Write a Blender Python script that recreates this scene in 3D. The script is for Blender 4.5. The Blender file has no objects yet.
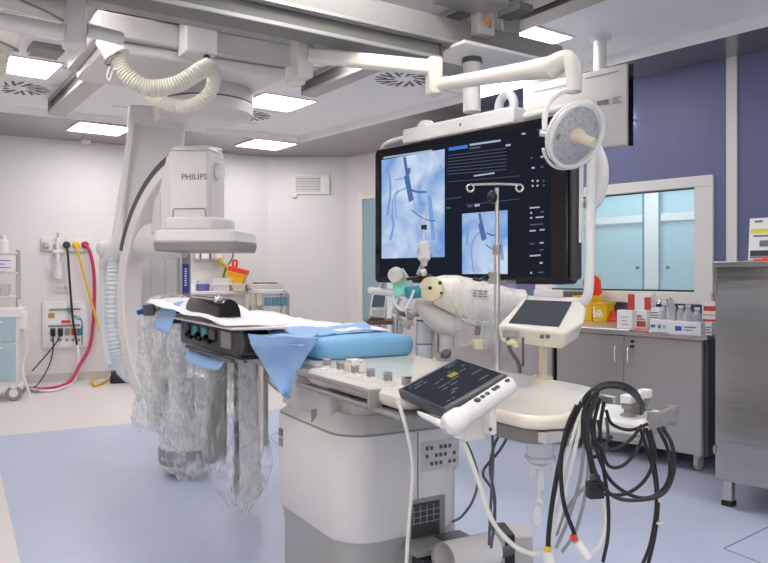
import bpy, bmesh, math, random
from mathutils import Vector as V, Matrix, noise
random.seed(7)
SC = bpy.context.scene
COL = SC.collection
R = math.radians
# ------------------------------------------------------------------ camera
H, F, CX, CY = 1.3, 740.0, 384.0, 275.0          # eye height, focal length and horizon of the photograph
cam = bpy.data.cameras.new('camera'); co = bpy.data.objects.new('camera', cam); COL.objects.link(co)
co.location = (0, 0, H); co.rotation_euler = (R(90), 0, 0)
cam.sensor_width = 36; cam.lens = F / 768 * 36; cam.shift_y = -(281.5 - CY) / 768
cam.clip_start = .05; cam.clip_end = 60
SC.camera = co

def P(px, py, Y): return V(((px - CX) / F * Y, Y, H - (py - CY) / F * Y))
def PZ(px, py, z): return P(px, py, (H - z) * F / (py - CY))
def FR(loc, deg): return Matrix.Translation(V(loc)) @ Matrix.Rotation(R(deg), 4, 'Z')
I4 = Matrix.Identity(4)
TBL = FR((0, 0, 0), 30)        # the table's own axes: x across it, y towards its head end
CEI = FR((0, 0, 0), 34.5)      # ceiling rails
RWL = FR((0, 0, 0), -47.3)     # wall with the window: x along it, y into it
LWL = FR((-4.53, 8.72, 0), 29.26)
SCR = FR((-.055, 4.45, 0), -48.85)

# ------------------------------------------------------------------ materials
def lin(c):
    if isinstance(c, str):
        c = c.lstrip('#'); c = [int(c[i:i + 2], 16) / 255 for i in (0, 2, 4)]
        return tuple(x / 12.92 if x <= .04045 else ((x + .055) / 1.055) ** 2.4 for x in c) + (1,)
    return tuple(c) + (1,)
def mat(name, col, rough=.5, metal=0, var=.06, scale=6, bump=0, bscale=40, alpha=1, trans=0, emit=0, coat=0, stretch=None, spec=None):
    m = bpy.data.materials.new(name); m.use_nodes = True
    nt = m.node_tree; N = nt.nodes; L = nt.links; b = N['Principled BSDF']
    c = lin(col)
    b.inputs['Roughness'].default_value = rough; b.inputs['Metallic'].default_value = metal
    b.inputs['Alpha'].default_value = alpha; b.inputs['Transmission Weight'].default_value = trans
    b.inputs['Coat Weight'].default_value = coat
    if spec is not None: b.inputs['Specular IOR Level'].default_value = spec
    tc = N.new('ShaderNodeTexCoord'); mp = N.new('ShaderNodeMapping')
    L.new(tc.outputs['Object'], mp.inputs['Vector'])
    if stretch: mp.inputs['Scale'].default_value = stretch
    nz = N.new('ShaderNodeTexNoise'); nz.inputs['Scale'].default_value = scale; nz.inputs['Detail'].default_value = 4
    L.new(mp.outputs['Vector'], nz.inputs['Vector'])
    rm = N.new('ShaderNodeMix'); rm.data_type = 'RGBA'
    rm.inputs[6].default_value = tuple(max(0, x * (1 - var)) for x in c[:3]) + (1,)
    rm.inputs[7].default_value = tuple(min(1, x * (1 + var)) for x in c[:3]) + (1,)
    L.new(nz.outputs['Fac'], rm.inputs[0]); L.new(rm.outputs[2], b.inputs['Base Color'])
    if emit:
        L.new(rm.outputs[2], b.inputs['Emission Color']); b.inputs['Emission Strength'].default_value = emit
    if bump:
        n2 = N.new('ShaderNodeTexNoise'); n2.inputs['Scale'].default_value = bscale; n2.inputs['Detail'].default_value = 5
        L.new(mp.outputs['Vector'], n2.inputs['Vector'])
        bp = N.new('ShaderNodeBump'); bp.inputs['Strength'].default_value = bump; bp.inputs['Distance'].default_value = .01
        L.new(n2.outputs['Fac'], bp.inputs['Height']); L.new(bp.outputs['Normal'], b.inputs['Normal'])
    return m
M = {}
def mk(key, *a, **k): M[key] = mat(key, *a, **k)
mk('wall_white', '#e2dedf', .55, var=.02)
mk('wall_blue', '#6a6f94', .45, var=.10, scale=5, stretch=(14, 14, .5), bump=.05, bscale=60)
mk('wall_other', '#dcd8d8', .6, var=.02)
mk('floor_pale', '#ded8d6', .32, var=.03, scale=3)
mk('floor_blue', '#b6bfd6', .34, var=.05, scale=9, bump=.02, bscale=200)
mk('floor_seam', '#7c869f', .5)
mk('ceil_white', '#f2f1f1', .5, var=.02)
mk('ceil_metal', '#a09c9b', .2, .7, var=.05, scale=2)
mk('riser', '#f2f1f1', .5)
mk('alu', '#b2b1ae', .38, .6, var=.04)
mk('rail_grey', '#93918d', .5, .2, var=.05)
mk('rail_dark', '#75746e', .5, .2)
mk('white_paint', '#e4e2df', .38, var=.02, coat=.15)
mk('cream_paint', '#dad6cc', .36, var=.02, coat=.15)
mk('med_white', '#dedad7', .38, var=.02, coat=.1)
mk('med_grey', '#c6c2bf', .4, var=.03)
mk('mid_grey', '#8f8d8a', .42, var=.04)
mk('frame_grey', '#7d7a76', .42, var=.04)
mk('skirt_grey', '#aaa7a4', .4, var=.03)
mk('dark_grey', '#55565a', .4, var=.05)
mk('charcoal', '#3d3e43', .35, var=.05)
mk('black', '#17181b', .35, var=.1)
mk('black_rubber', '#141417', .5, var=.1)
mk('black_gloss', '#0c0d11', .12, var=.05)
mk('brown_edge', '#6a5148', .5)
mk('steel', '#cbc7c2', .28, .9, var=.06, scale=2, stretch=(1, 1, 18), bump=.04, bscale=30)
mk('steel_dark', '#bdb8b3', .2, .9, var=.06, scale=1.6, stretch=(.3, .3, 3), bump=.6, bscale=1.6)
mk('cabinet', '#c4bfbb', .32, .8, var=.06, scale=2)
mk('chrome', '#d8d8d8', .16, .95)
mk('tabletop', '#e6dfcf', .2, var=.02, coat=.4)
mk('pad_blue', '#78b0d8', .5, var=.07, scale=10, bump=.06, bscale=30)
mk('drape_blue', '#93b7e3', .65, var=.12, scale=9, bump=.3, bscale=24)
mk('drape_white', '#f0eff2', .7, var=.03, bump=.3, bscale=24)
mk('hose', '#e3dfd3', .45, var=.03)
mk('hose_blue', '#d4dade', .45, var=.03)
mk('cable_white', '#dad8d0', .42)
mk('cable_grey', '#8e9092', .5)
mk('cable_slate', '#51565f', .5)
mk('red_hose', '#b8325a', .42); mk('yellow_hose', '#e0b63c', .42)
mk('red', '#e03a26', .38); mk('yellow', '#f0be20', .38, var=.04); mk('orange', '#ef9a20', .4)
mk('teal', '#8fd9cb', .4); mk('teal_dark', '#2f8a97', .4); mk('cart_blue', '#a9c1cb', .4)
mk('drawer_blue', '#5f8ba0', .4)
mk('label_blue', '#24409c', .45); mk('purple', '#6d68b4', .5); mk('paper', '#eceaee', .65, var=.02)
mk('paper_pink', '#e7b2ad', .6); mk('print_red', '#c9443c', .6); mk('print_grey', '#6e6e74', .6); mk('print_blue', '#3a5cc0', .6)
mk('print_yellow', '#e4dc50', .6); mk('beige', '#d6cdb6', .5); mk('knob_cream', '#d8cdae', .4); mk('green', '#4f7a5f', .5)
mk('clear', '#f2f4f5', .08, alpha=.32, var=.02)
mk('clear_soft', '#eef0f1', .25, alpha=.5, var=.05, bump=.3, bscale=30)
def film(name, lo, hi):          # thin crumpled plastic: see-through with milky, glinting creases
    m = bpy.data.materials.new(name); m.use_nodes = True; M[name] = m
    N = m.node_tree.nodes; L = m.node_tree.links; b = N['Principled BSDF']; out = N['Material Output']
    b.inputs['Base Color'].default_value = lin('#fafafa'); b.inputs['Roughness'].default_value = .14; b.inputs['Specular IOR Level'].default_value = .8
    tc = N.new('ShaderNodeTexCoord'); mp = N.new('ShaderNodeMapping'); mp.inputs['Scale'].default_value = (1, 1, .45); L.new(tc.outputs['Object'], mp.inputs['Vector'])
    nz = N.new('ShaderNodeTexNoise'); nz.noise_dimensions = '3D'; nz.inputs['Scale'].default_value = 11; nz.inputs['Detail'].default_value = 6; nz.inputs['Distortion'].default_value = 1.6
    L.new(mp.outputs['Vector'], nz.inputs['Vector'])
    rp = N.new('ShaderNodeValToRGB'); e = rp.color_ramp.elements; e[0].position = .40; e[0].color = (lo,) * 3 + (1,); e[1].position = .62; e[1].color = (hi,) * 3 + (1,)
    k = e.new(.50); k.color = ((lo + hi) * .40,) * 3 + (1,); L.new(nz.outputs['Fac'], rp.inputs['Fac'])
    vo = N.new('ShaderNodeTexVoronoi'); vo.feature = 'F1'; vo.inputs['Scale'].default_value = 15; L.new(mp.outputs['Vector'], vo.inputs['Vector'])
    ad = N.new('ShaderNodeMath'); ad.operation = 'ADD'; L.new(vo.outputs['Distance'], ad.inputs[0]); L.new(nz.outputs['Fac'], ad.inputs[1])
    bp = N.new('ShaderNodeBump'); bp.inputs['Strength'].default_value = .9; bp.inputs['Distance'].default_value = .03; L.new(ad.outputs[0], bp.inputs['Height']); L.new(bp.outputs['Normal'], b.inputs['Normal'])
    tr = N.new('ShaderNodeBsdfTransparent'); tr.inputs['Color'].default_value = (.96, .97, .98, 1)
    tl = N.new('ShaderNodeBsdfTranslucent'); tl.inputs['Color'].default_value = (.95, .95, .95, 1); m2 = N.new('ShaderNodeMixShader'); m2.inputs[0].default_value = .38; L.new(b.outputs[0], m2.inputs[1]); L.new(tl.outputs[0], m2.inputs[2])
    mx = N.new('ShaderNodeMixShader'); L.new(rp.outputs['Color'], mx.inputs[0]); L.new(tr.outputs[0], mx.inputs[1]); L.new(m2.outputs[0], mx.inputs[2]); L.new(mx.outputs[0], out.inputs['Surface'])
film('film', .10, .78); film('film_thin', .05, .34); film('film_mid', .06, .5)
mk('glass', '#dceff2', .03, alpha=.16, var=.01)
mk('cyan_panel', '#b9e2ec', .5, var=.04, scale=3, trans=.55)
mk('cyan_frame', '#e6f2f2', .4)
mk('door_leaf', '#94adba', .4)
mk('amber', '#c98a3a', .4)
mk('lens', '#c2c2c4', .12, .4, var=.5, scale=70, bump=1.0, bscale=120)
def emat(name, col, s, col2=None, scale=8, detail=4):
    m = bpy.data.materials.new(name); m.use_nodes = True
    N = m.node_tree.nodes; L = m.node_tree.links; N.remove(N['Principled BSDF'])
    e = N.new('ShaderNodeEmission'); e.inputs['Strength'].default_value = s; e.inputs['Color'].default_value = lin(col)
    if col2:
        tc = N.new('ShaderNodeTexCoord'); nz = N.new('ShaderNodeTexNoise')
        nz.inputs['Scale'].default_value = scale; nz.inputs['Detail'].default_value = detail; nz.inputs['Distortion'].default_value = .6
        L.new(tc.outputs['Object'], nz.inputs['Vector'])
        r = N.new('ShaderNodeValToRGB'); r.color_ramp.elements[0].position = .36; r.color_ramp.elements[1].position = .66
        r.color_ramp.elements[0].color = lin(col); r.color_ramp.elements[1].color = lin(col2)
        L.new(nz.outputs['Fac'], r.inputs['Fac']); L.new(r.outputs['Color'], e.inputs['Color'])
    L.new(e.outputs[0], N['Material Output'].inputs['Surface'])
    M[name] = m
emat('lamp_panel', '#fffcfa', 11.0)
emat('scr_dark', '#20242f', .5)
emat('scr_xray', '#74a0df', .52, '#d3e3f9', 4.5, 8)
emat('scr_text', '#c9d3e6', .4); emat('scr_line', '#5d6884', .4); emat('scr_blue', '#3f7fd0', .55); emat('scr_shape', '#5775ab', .5)
emat('scr_shape2', '#86a9e2', .5); emat('scr_green', '#4f8f68', .4)
emat('tab_dark', '#3b3f48', .5); emat('tab_text', '#7d8894', .5); emat('tab_yellow', '#a9a24e', .5)
emat('touch_dark', '#55585f', .5)

# ------------------------------------------------------------------ mesh builder (geometry is collected in world space)
ROOT = {}      # object name -> world matrix of its thing
class MB:
    def __init__(s, T=None): s.bm = bmesh.new(); s.T = T or I4; s.mi = 0
    def _v(s, p): return s.bm.verts.new(s.T @ V(p))
    def _f(s, vs):
        try: f = s.bm.faces.new(vs)
        except ValueError: return None
        f.material_index = s.mi; f.smooth = True; return f
    def m(s, i): s.mi = i; return s
    def hexa(s, a, b):
        A = [s._v(p) for p in a]; B = [s._v(p) for p in b]; n = len(A)
        s._f(A[::-1]); s._f(B)
        for i in range(n): s._f([A[i], A[(i + 1) % n], B[(i + 1) % n], B[i]])
        return s
    def box(s, x0, x1, y0, y1, z0, z1):
        return s.hexa([(x0, y0, z0), (x1, y0, z0), (x1, y1, z0), (x0, y1, z0)], [(x0, y0, z1), (x1, y0, z1), (x1, y1, z1), (x0, y1, z1)])
    def cbox(s, c, sx, sy, sz): return s.box(c[0] - sx / 2, c[0] + sx / 2, c[1] - sy / 2, c[1] + sy / 2, c[2] - sz / 2, c[2] + sz / 2)
    def prism(s, poly, z0, z1): return s.hexa([(x, y, z0) for x, y in poly], [(x, y, z1) for x, y in poly])
    def slab(s, quad, th):          # quad: top corners (any order round), th: thickness along its own normal, downward
        q = [V(p) for p in quad]; n = (q[1] - q[0]).cross(q[2] - q[0]).normalized()
        return s.hexa([p - n * th for p in q], q)
    def quad(s, *ps): s._f([s._v(p) for p in ps]); return s
    def ring(s, c, ax, r, n, ux=None, ry=None):
        ax = V(ax).normalized(); u = V(ux) if ux else (ax.orthogonal()); u = (u - ax * u.dot(ax)).normalized(); w = ax.cross(u)
        ry = r if ry is None else ry
        return [s._v(V(c) + u * (r * math.cos(2 * math.pi * i / n)) + w * (ry * math.sin(2 * math.pi * i / n))) for i in range(n)]
    def loft(s, rings, cap=True):
        for a, b in zip(rings, rings[1:]):
            n = len(a)
            for i in range(n): s._f([a[i], a[(i + 1) % n], b[(i + 1) % n], b[i]])
        if cap: s._f(rings[0][::-1]); s._f(rings[-1])
        return s
    def cyl(s, a, b, r, r2=None, n=20):
        a, b = V(a), V(b); ax = b - a; u = ax.orthogonal()
        return s.loft([s.ring(a, ax, r, n, u), s.ring(b, ax, r if r2 is None else r2, n, u)])
    def lathe(s, c, ax, prof, n=28):   # prof: (distance along axis, radius)
        ax = V(ax).normalized(); u = ax.orthogonal()
        return s.loft([s.ring(V(c) + ax * h, ax, max(r, .0005), n, u) for h, r in prof])
    def tube(s, pts, r, n=8, res=6, smooth=True, rad=None):
        p = spline(pts, res) if smooth and len(pts) > 2 else [V(q) for q in pts]
        d0 = (p[1] - p[0]).normalized(); u = d0.orthogonal().normalized(); rings = []
        for i, q in enumerate(p):
            d = (p[min(i + 1, len(p) - 1)] - p[max(i - 1, 0)]).normalized()
            u = (u - d * u.dot(d)).normalized()
            rr = rad(i / (len(p) - 1), i) if rad else r
            rings.append(s.ring(q, d, rr, n, u))
        return s.loft(rings)
    def ball(s, c, r, n=16, sz=1, ax=(0, 0, 1)):
        return s.lathe(c, ax, [(-math.cos(math.pi * i / 10) * r * sz, math.sin(math.pi * i / 10) * r) for i in range(11)], n)
    def torus(s, c, ax, R0, r, n=36, m=10, a0=0, a1=360, ux=None):
        ax = V(ax).normalized(); u = (V(ux) if ux else ax.orthogonal()); u = (u - ax * u.dot(ax)).normalized(); w = ax.cross(u)
        full = a1 - a0 >= 360; k = n if full else n + 1; rings = []
        for i in range(k):
            t = R(a0 + (a1 - a0) * i / n); d = u * math.cos(t) + w * math.sin(t); tg = -u * math.sin(t) + w * math.cos(t)
            rings.append(s.ring(V(c) + d * R0, tg, r, m, ax))
        if full:
            for a, b in zip(rings, rings[1:] + rings[:1]):
                for i in range(m): s._f([a[i], a[(i + 1) % m], b[(i + 1) % m], b[i]])
        else: s.loft(rings)
        return s
    def grid(s, fn, nu, nv):
        g = [[s._v(fn(i / nu, j / nv)) for j in range(nv + 1)] for i in range(nu + 1)]
        for i in range(nu):
            for j in range(nv): s._f([g[i][j], g[i + 1][j], g[i + 1][j + 1], g[i][j + 1]])
        return s
    def build(s, name, mats, parent=None, bev=0, seg=2, sharp=35, solid=0, sub=0, origin=None):
        bmesh.ops.recalc_face_normals(s.bm, faces=s.bm.faces[:]) if not getattr(s, 'keep', False) else None
        vs = [v.co for v in s.bm.verts]
        if parent is not None: W = ROOT[parent.name]
        else:
            lo = [min(v[i] for v in vs) for i in range(3)]; hi = [max(v[i] for v in vs) for i in range(3)]
            W = Matrix.Translation(V(origin) if origin is not None else V(((lo[0] + hi[0]) / 2, (lo[1] + hi[1]) / 2, lo[2])))
        s.bm.transform(W.inverted())
        me = bpy.data.meshes.new(name); s.bm.to_mesh(me); s.bm.free()
        me.set_sharp_from_angle(angle=R(sharp))
        for k in (mats if isinstance(mats, (list, tuple)) else [mats]): me.materials.append(M[k])
        o = bpy.data.objects.new(name, me); COL.objects.link(o)
        if parent is not None: o.parent = parent
        else: o.matrix_world = W
        ROOT[o.name] = W
        if solid:
            md = o.modifiers.new('thickness', 'SOLIDIFY'); md.thickness = solid; md.offset = 0
        if bev:
            md = o.modifiers.new('edge', 'BEVEL'); md.width = bev; md.segments = seg; md.limit_method = 'ANGLE'; md.angle_limit = R(40)
            md.harden_normals = False
        if sub:
            md = o.modifiers.new('soft', 'SUBSURF'); md.levels = sub; md.render_levels = sub
        return o
def spline(pts, res=6):
    p = [V(q) for q in pts]; e = [p[0] * 2 - p[1]] + p + [p[-1] * 2 - p[-2]]; out = []
    for i in range(1, len(e) - 2):
        a, b, c, d = e[i - 1:i + 3]
        for k in range(res):
            t = k / res
            out.append(.5 * ((2 * b) + (c - a) * t + (2 * a - 5 * b + 4 * c - d) * t * t + (3 * b - a - 3 * c + d) * t ** 3))
    return out + [p[-1]]
def tag(o, label=None, cat=None, group=None, kind=None):
    if label: o['label'] = label
    if cat: o['category'] = cat
    if group: o['group'] = group
    if kind: o['kind'] = kind
    return o
def thing(name, label, cat, loc, rz=0, group=None):
    o = bpy.data.objects.new(name, None); o.empty_display_size = .05; COL.objects.link(o)
    W = FR(loc, rz); o.matrix_world = W; ROOT[o.name] = W
    return tag(o, label, cat, group)
def struct(o): o['kind'] = 'structure'; return o
def dup(o, loc, rz=0, label=None, group=None):
    c = o.copy(); COL.objects.link(c); c.matrix_world = FR(loc, rz); ROOT[c.name] = FR(loc, rz)
    for ch in list(o.children):
        k = ch.copy(); COL.objects.link(k); k.parent = c; ROOT[k.name] = ROOT[c.name]
        for g in list(ch.children):
            q = g.copy(); COL.objects.link(q); q.parent = k
    return tag(c, label, None, group)
def text_mb(mb, body, T, size, depth=.001):   # lettering as real faces; T: x right, y up, z out
    cu = bpy.data.curves.new('lettering', 'FONT'); cu.body = body; cu.size = size; cu.extrude = depth; cu.align_x = 'CENTER'; cu.align_y = 'CENTER'
    cu.resolution_u = 3
    o = bpy.data.objects.new('lettering', cu); COL.objects.link(o)
    dg = bpy.context.evaluated_depsgraph_get(); me = o.evaluated_get(dg).to_mesh()
    vs = [mb._v(T @ v.co) for v in me.vertices]
    for f in me.polygons: mb._f([vs[i] for i in f.vertices])
    bpy.data.objects.remove(o, do_unlink=True)
    return mb
# ------------------------------------------------------------------ the room
ROOM = [(-5.5, 8.18), (-1.62, 10.35), (-.5, 10.38), (1.0, 8.68), (.93, 7.47), (5.6, 2.41), (5.0, -3), (-4.5, -3)]
ZC, ZR = 2.95, 3.03            # ceiling rim and the raised middle field
def wall(name, i, m, skip=None):
    a, b = V(ROOM[i]), V(ROOM[(i + 1) % len(ROOM)]); d = (b - a).normalized(); n = V((-d.y, d.x))
    b2 = MB().prism([a, b, b + n * .1, a + n * .1], -.05, 3.15); return struct(b2.build(name, m))
wall('wall_left', 0, 'wall_white'); wall('wall_back', 1, 'wall_white'); wall('wall_door', 2, 'wall_white')
wall('wall_jog', 3, 'wall_white'); wall('wall_near_right', 5, 'wall_other'); wall('wall_near_left', 7, 'wall_other')
w = MB(RWL)                    # wall with the window in it
WX0, WX1, WZ0, WZ1 = -4.02, -2.56, 1.13, 2.03
for x0, x1, z0, z1 in ((-4.86, WX0, -.05, 3.15), (WX1, 2.03, -.05, 3.15), (WX0, WX1, -.05, WZ0), (WX0, WX1, WZ1, 3.15)): w.box(x0, x1, 5.75, 5.85, z0, z1)
struct(w.build('wall_right', 'wall_blue'))
struct(MB(RWL).box(-2.372, -2.295, 5.73, 5.75, 0, 2.95).build('trim_1', 'white_paint'))
struct(MB(RWL).box(-.9, -.82, 5.73, 5.75, 0, 2.95).build('trim_2', 'white_paint'))
# near wall behind the camera; its two unseen windows are added for fill light
FILL_WX = ((-3.4, -1.2), (.2, 3.6))
nw = MB()
for x0, x1 in ((-4.6, FILL_WX[0][0]), (FILL_WX[0][1], FILL_WX[1][0]), (FILL_WX[1][1], 5.1)): nw.box(x0, x1, -3.1, -3, -.05, 3.15)
for x0, x1 in FILL_WX: nw.box(x0, x1, -3.1, -3, -.05, 1.0); nw.box(x0, x1, -3.1, -3, 2.25, 3.15)
struct(nw.build('wall_near', 'wall_other'))
for i, (x0, x1) in enumerate(FILL_WX):  # made-up windows, placed only to let daylight in
    wo = bpy.data.objects.new('window_%d' % (2 + i), None); COL.objects.link(wo); wo.matrix_world = Matrix.Translation(((x0 + x1) / 2, -3, 1)); ROOT[wo.name] = wo.matrix_world.copy(); struct(wo)
    f = MB()
    for a in ((x0, x1, 1.0, 1.06), (x0, x1, 2.19, 2.25), (x0, x0 + .06, 1.06, 2.19), (x1 - .06, x1, 1.06, 2.19), ((x0 + x1) / 2 - .03, (x0 + x1) / 2 + .03, 1.06, 2.19)): f.box(a[0], a[1], -3.08, -2.99, a[2], a[3])
    f.build('window_frame', 'white_paint', wo, bev=.005)
    MB().box(x0 + .06, x1 - .06, -3.05, -3.045, 1.06, 2.19).build('window_pane', 'glass', wo)
# floor: pale vinyl, with the blue field laid round the table
struct(MB().prism(ROOM, -.08, 0).build('floor', 'floor_pale'))
def clip(poly, n, c):          # keep n.x <= c
    out = []
    for a, b in zip(poly, poly[1:] + poly[:1]):
        da, db = n[0] * a[0] + n[1] * a[1] - c, n[0] * b[0] + n[1] * b[1] - c
        if da <= 0: out.append(a)
        if da * db < 0: t = da / (da - db); out.append((a[0] + (b[0] - a[0]) * t, a[1] + (b[1] - a[1]) * t))
    return out
blue = clip(clip(ROOM, (-.5, .866), 6.72), (-.866, -.5), -.25)
struct(MB().prism(blue, 0, .002).build('floor_field', 'floor_blue'))
def seam(name, pts):
    m = MB()
    for a, b in zip(pts, pts[1:]):
        a, b = V(a), V(b); d = (b - a).normalized(); n = V((-d.y, d.x, 0)) * .004
        m.prism([(a - n).xy, (b - n).xy, (b + n).xy, (a + n).xy], .002, .0035)
    return struct(m.build(name, 'floor_seam'))
seam('trim_3', [PZ(800, 512, 0), PZ(724, 549, 0), PZ(790, 575, 0)])
seam('trim_4', [PZ(268, 436, 0), PZ(284, 451, 0)]); seam('trim_5', [PZ(268, 436, 0), PZ(300, 425, 0)])
# skirting
def skirt(name, i, m='wall_white'):
    a, b = V(ROOM[i]), V(ROOM[i + 1]); d = (b - a).normalized(); n = V((d.y, -d.x)) * .012
    struct(MB().prism([a, b, b + n, a + n], 0, .1).build(name, m))
skirt('baseboard_left', 0, 'med_grey'); skirt('baseboard_back', 1, 'med_grey'); skirt('baseboard_door', 2, 'med_grey'); skirt('baseboard_right', 4, 'dark_grey')
# ceiling: metal rim, riser, raised white field
MID = [(-1.05, 9.25), (-4.5, 7.11), (-3.6, -2.2), (4.2, -2.2), (4.2, 2.93)]
c = MB(); bm = c.bm
lo = [bm.verts.new((x, y, ZC)) for x, y in ROOM]; li = [bm.verts.new((x, y, ZC)) for x, y in MID]
es = [bm.edges.new((q[i], q[(i + 1) % len(q)])) for q in (lo, li) for i in range(len(q))]
bmesh.ops.triangle_fill(bm, edges=es, use_beauty=True)
lu = [bm.verts.new((x, y, ZR)) for x, y in MID]
for i in range(5):
    f = bm.faces.new([li[i], li[(i + 1) % 5], lu[(i + 1) % 5], lu[i]]); f.material_index = 1
f = bm.faces.new(lu); f.material_index = 2
top = [bm.verts.new((x, y, 3.15)) for x, y in ROOM]; bm.faces.new(top).material_index = 1
struct(c.build('ceiling', ['ceil_metal', 'riser', 'ceil_white']))
def line_on_ceiling(name, a, b, z, w=.004):
    a, b = V(a), V(b); d = (b - a).normalized(); n = V((-d.y, d.x)) * w
    struct(MB().prism([a - n, b - n, b + n, a + n], z - .003, z).build(name, 'mid_grey'))
PV = V((math.cos(R(34.5)), math.sin(R(34.5)))); DV = V((-PV.y, PV.x))
for k, t in enumerate((5.4, 6.6, 7.8)):
    s0 = DV * t; line_on_ceiling('trim_%d' % (6 + k), s0 + PV * (.35 if k < 2 else 2.0), s0 + PV * 5.0 if k < 1 else s0 + PV * 3.6, ZR)

# door in the far wall
def on_wall(i, t, off=0):
    a, b = V(ROOM[i]), V(ROOM[i + 1]); d = (b - a).normalized(); n = V((d.y, -d.x)); q = a + d * t + n * off
    return q
a, b = V(ROOM[2]), V(ROOM[3]); ang = math.degrees(math.atan2(b.y - a.y, b.x - a.x)); DW = FR((a.x, a.y, 0), ang)
dr = bpy.data.objects.new('door_1', None); COL.objects.link(dr); dr.matrix_world = DW @ Matrix.Translation((.85, 0, 0)); ROOT['door_1'] = dr.matrix_world.copy(); struct(dr)
m = MB(DW); m.box(.25, .36, -.05, 0, 0, 2.44); m.box(1.36, 1.47, -.05, 0, 0, 2.44); m.box(.36, 1.36, -.05, 0, 2.33, 2.44); m.build('door_frame', 'white_paint', dr, bev=.006)
MB(DW).box(.36, 1.36, -.03, 0, 0, 2.33).build('door_leaf', 'door_leaf', dr)
# ventilation grille in the back wall
def grille(cx, cz):
    t = thing('wall_vent', 'white louvred ventilation grille high on the back wall', 'vent', (cx, 10.35, cz - .1))
    y = 10.36
    f = MB(); f.box(cx - .27, cx + .27, y - .022, y + .005, cz - .14, cz - .105); f.box(cx - .27, cx + .27, y - .022, y + .005, cz + .105, cz + .14)
    f.box(cx - .27, cx - .2, y - .022, y + .005, cz - .105, cz + .105); f.box(cx + .14, cx + .27, y - .022, y + .005, cz - .105, cz + .105); f.build('frame', 'white_paint', t, bev=.004)
    MB().box(cx - .2, cx + .14, y - .004, y + .005, cz - .105, cz + .105).build('recess', 'mid_grey', t)
    s = MB()
    for k in range(6):
        z = cz - .09 + k * .036; s.hexa([(cx - .2, y - .02, z - .012), (cx + .14, y - .02, z - .012), (cx + .14, y - .005, z + .012), (cx - .2, y - .005, z + .012)],
                                       [(cx - .2, y - .02, z - .007), (cx + .14, y - .02, z - .007), (cx + .14, y - .005, z + .017), (cx - .2, y - .005, z + .017)])
    s.build('louvres', 'white_paint', t)
grille(-1.03, 2.57)
q = P(294, 195, 10.35); tag(MB().lathe(q, (0, -1, 0), [(0, .045), (.02, .045), (.03, .03), (.03, 0)]).build('wall_sensor', 'white_paint'), 'small round white sensor on the back wall under the vent', 'sensor')

# window to the control room
wn = bpy.data.objects.new('window_1', None); COL.objects.link(wn); wn.matrix_world = RWL @ Matrix.Translation(((WX0 + WX1) / 2, 5.75, WZ0)); ROOT['window_1'] = wn.matrix_world.copy(); struct(wn)
f = MB(RWL)
f.box(WX0 - .1, WX1 + .09, 5.72, 5.86, WZ1 - .04, WZ1 + .045); f.box(WX0 - .1, WX1 + .09, 5.70, 5.86, WZ0 - .06, WZ0 + .035)
f.box(WX0 - .1, WX0 + .05, 5.72, 5.86, WZ0 + .03, WZ1 - .04); f.box(WX1 - .055, WX1 + .09, 5.72, 5.86, WZ0 + .03, WZ1 - .04)
f.build('window_frame', 'white_paint', wn, bev=.005)
MB(RWL).box(WX0 + .05, WX1 - .055, 5.79, 5.80, WZ0 + .035, WZ1 - .04).build('window_pane', 'glass', wn)
g = MB(RWL); g.box(WX0 + .05, WX1 - .055, 5.775, 5.79, WZ0 + .035, WZ0 + .05); g.box(WX0 + .05, WX1 - .055, 5.775, 5.79, WZ1 - .05, WZ1 - .04); g.build('window_gasket', 'black_rubber', wn)
# control room seen through it: glazed partition lit from its own ceiling
cr = MB(RWL); cr.box(-6.2, -.6, 5.86, 8.0, -.06, 0); struct(cr.build('floor_control', 'floor_pale'))
struct(MB(RWL).box(-6.2, -.6, 5.86, 8.0, 2.6, 2.7).build('ceiling_control', 'ceil_white'))
struct(MB(RWL).box(-6.2, -.6, 7.9, 8.0, 0, 2.6).build('wall_control_back', 'wall_white'))
struct(MB(RWL).box(-6.3, -6.2, 5.86, 8.0, 0, 2.6).build('wall_control_left', 'wall_white')); struct(MB(RWL).box(-.6, -.5, 5.86, 8.0, 0, 2.6).build('wall_control_right', 'wall_white'))
pt = thing('glazed_partition', 'pale cyan glazed partition with white frames seen through the window', 'partition', RWL @ V((-3.4, 6.62, 0)), -47.3)
p = MB(RWL)
for x in (-5.3, -3.49, -1.5): p.box(x, x + .155, 6.58, 6.66, 0, 2.5)
p.box(-5.3, -1.35, 6.585, 6.655, 1.80, 1.87); p.box(-5.3, -1.35, 6.585, 6.655, 2.42, 2.5); p.box(-5.3, -1.35, 6.585, 6.655, 0, .12)
p.build('partition_frame', 'cyan_frame', pt, bev=.004)
for x0, x1 in ((-5.145, -3.49), (-3.335, -1.5)):
    for z0, z1 in ((.12, 1.80), (1.87, 2.42)):
        MB(RWL).box(x0, x1, 6.615, 6.63, z0, z1).build('frosted_pane', 'cyan_panel', pt)
e = MB(RWL)
for x in (-3.495, -3.335): e.box(x - .008, x + .008, 6.572, 6.582, .1, 2.42)
e.build('gasket', 'teal_dark', pt)
for x in (-3.56, -3.26): MB(RWL).lathe((x, 6.61, 1.37), (0, -1, 0), [(0, .012), (.03, .018), (.035, .01), (.036, 0)], 12).build('door_knob', 'dark_grey', pt)

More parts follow.
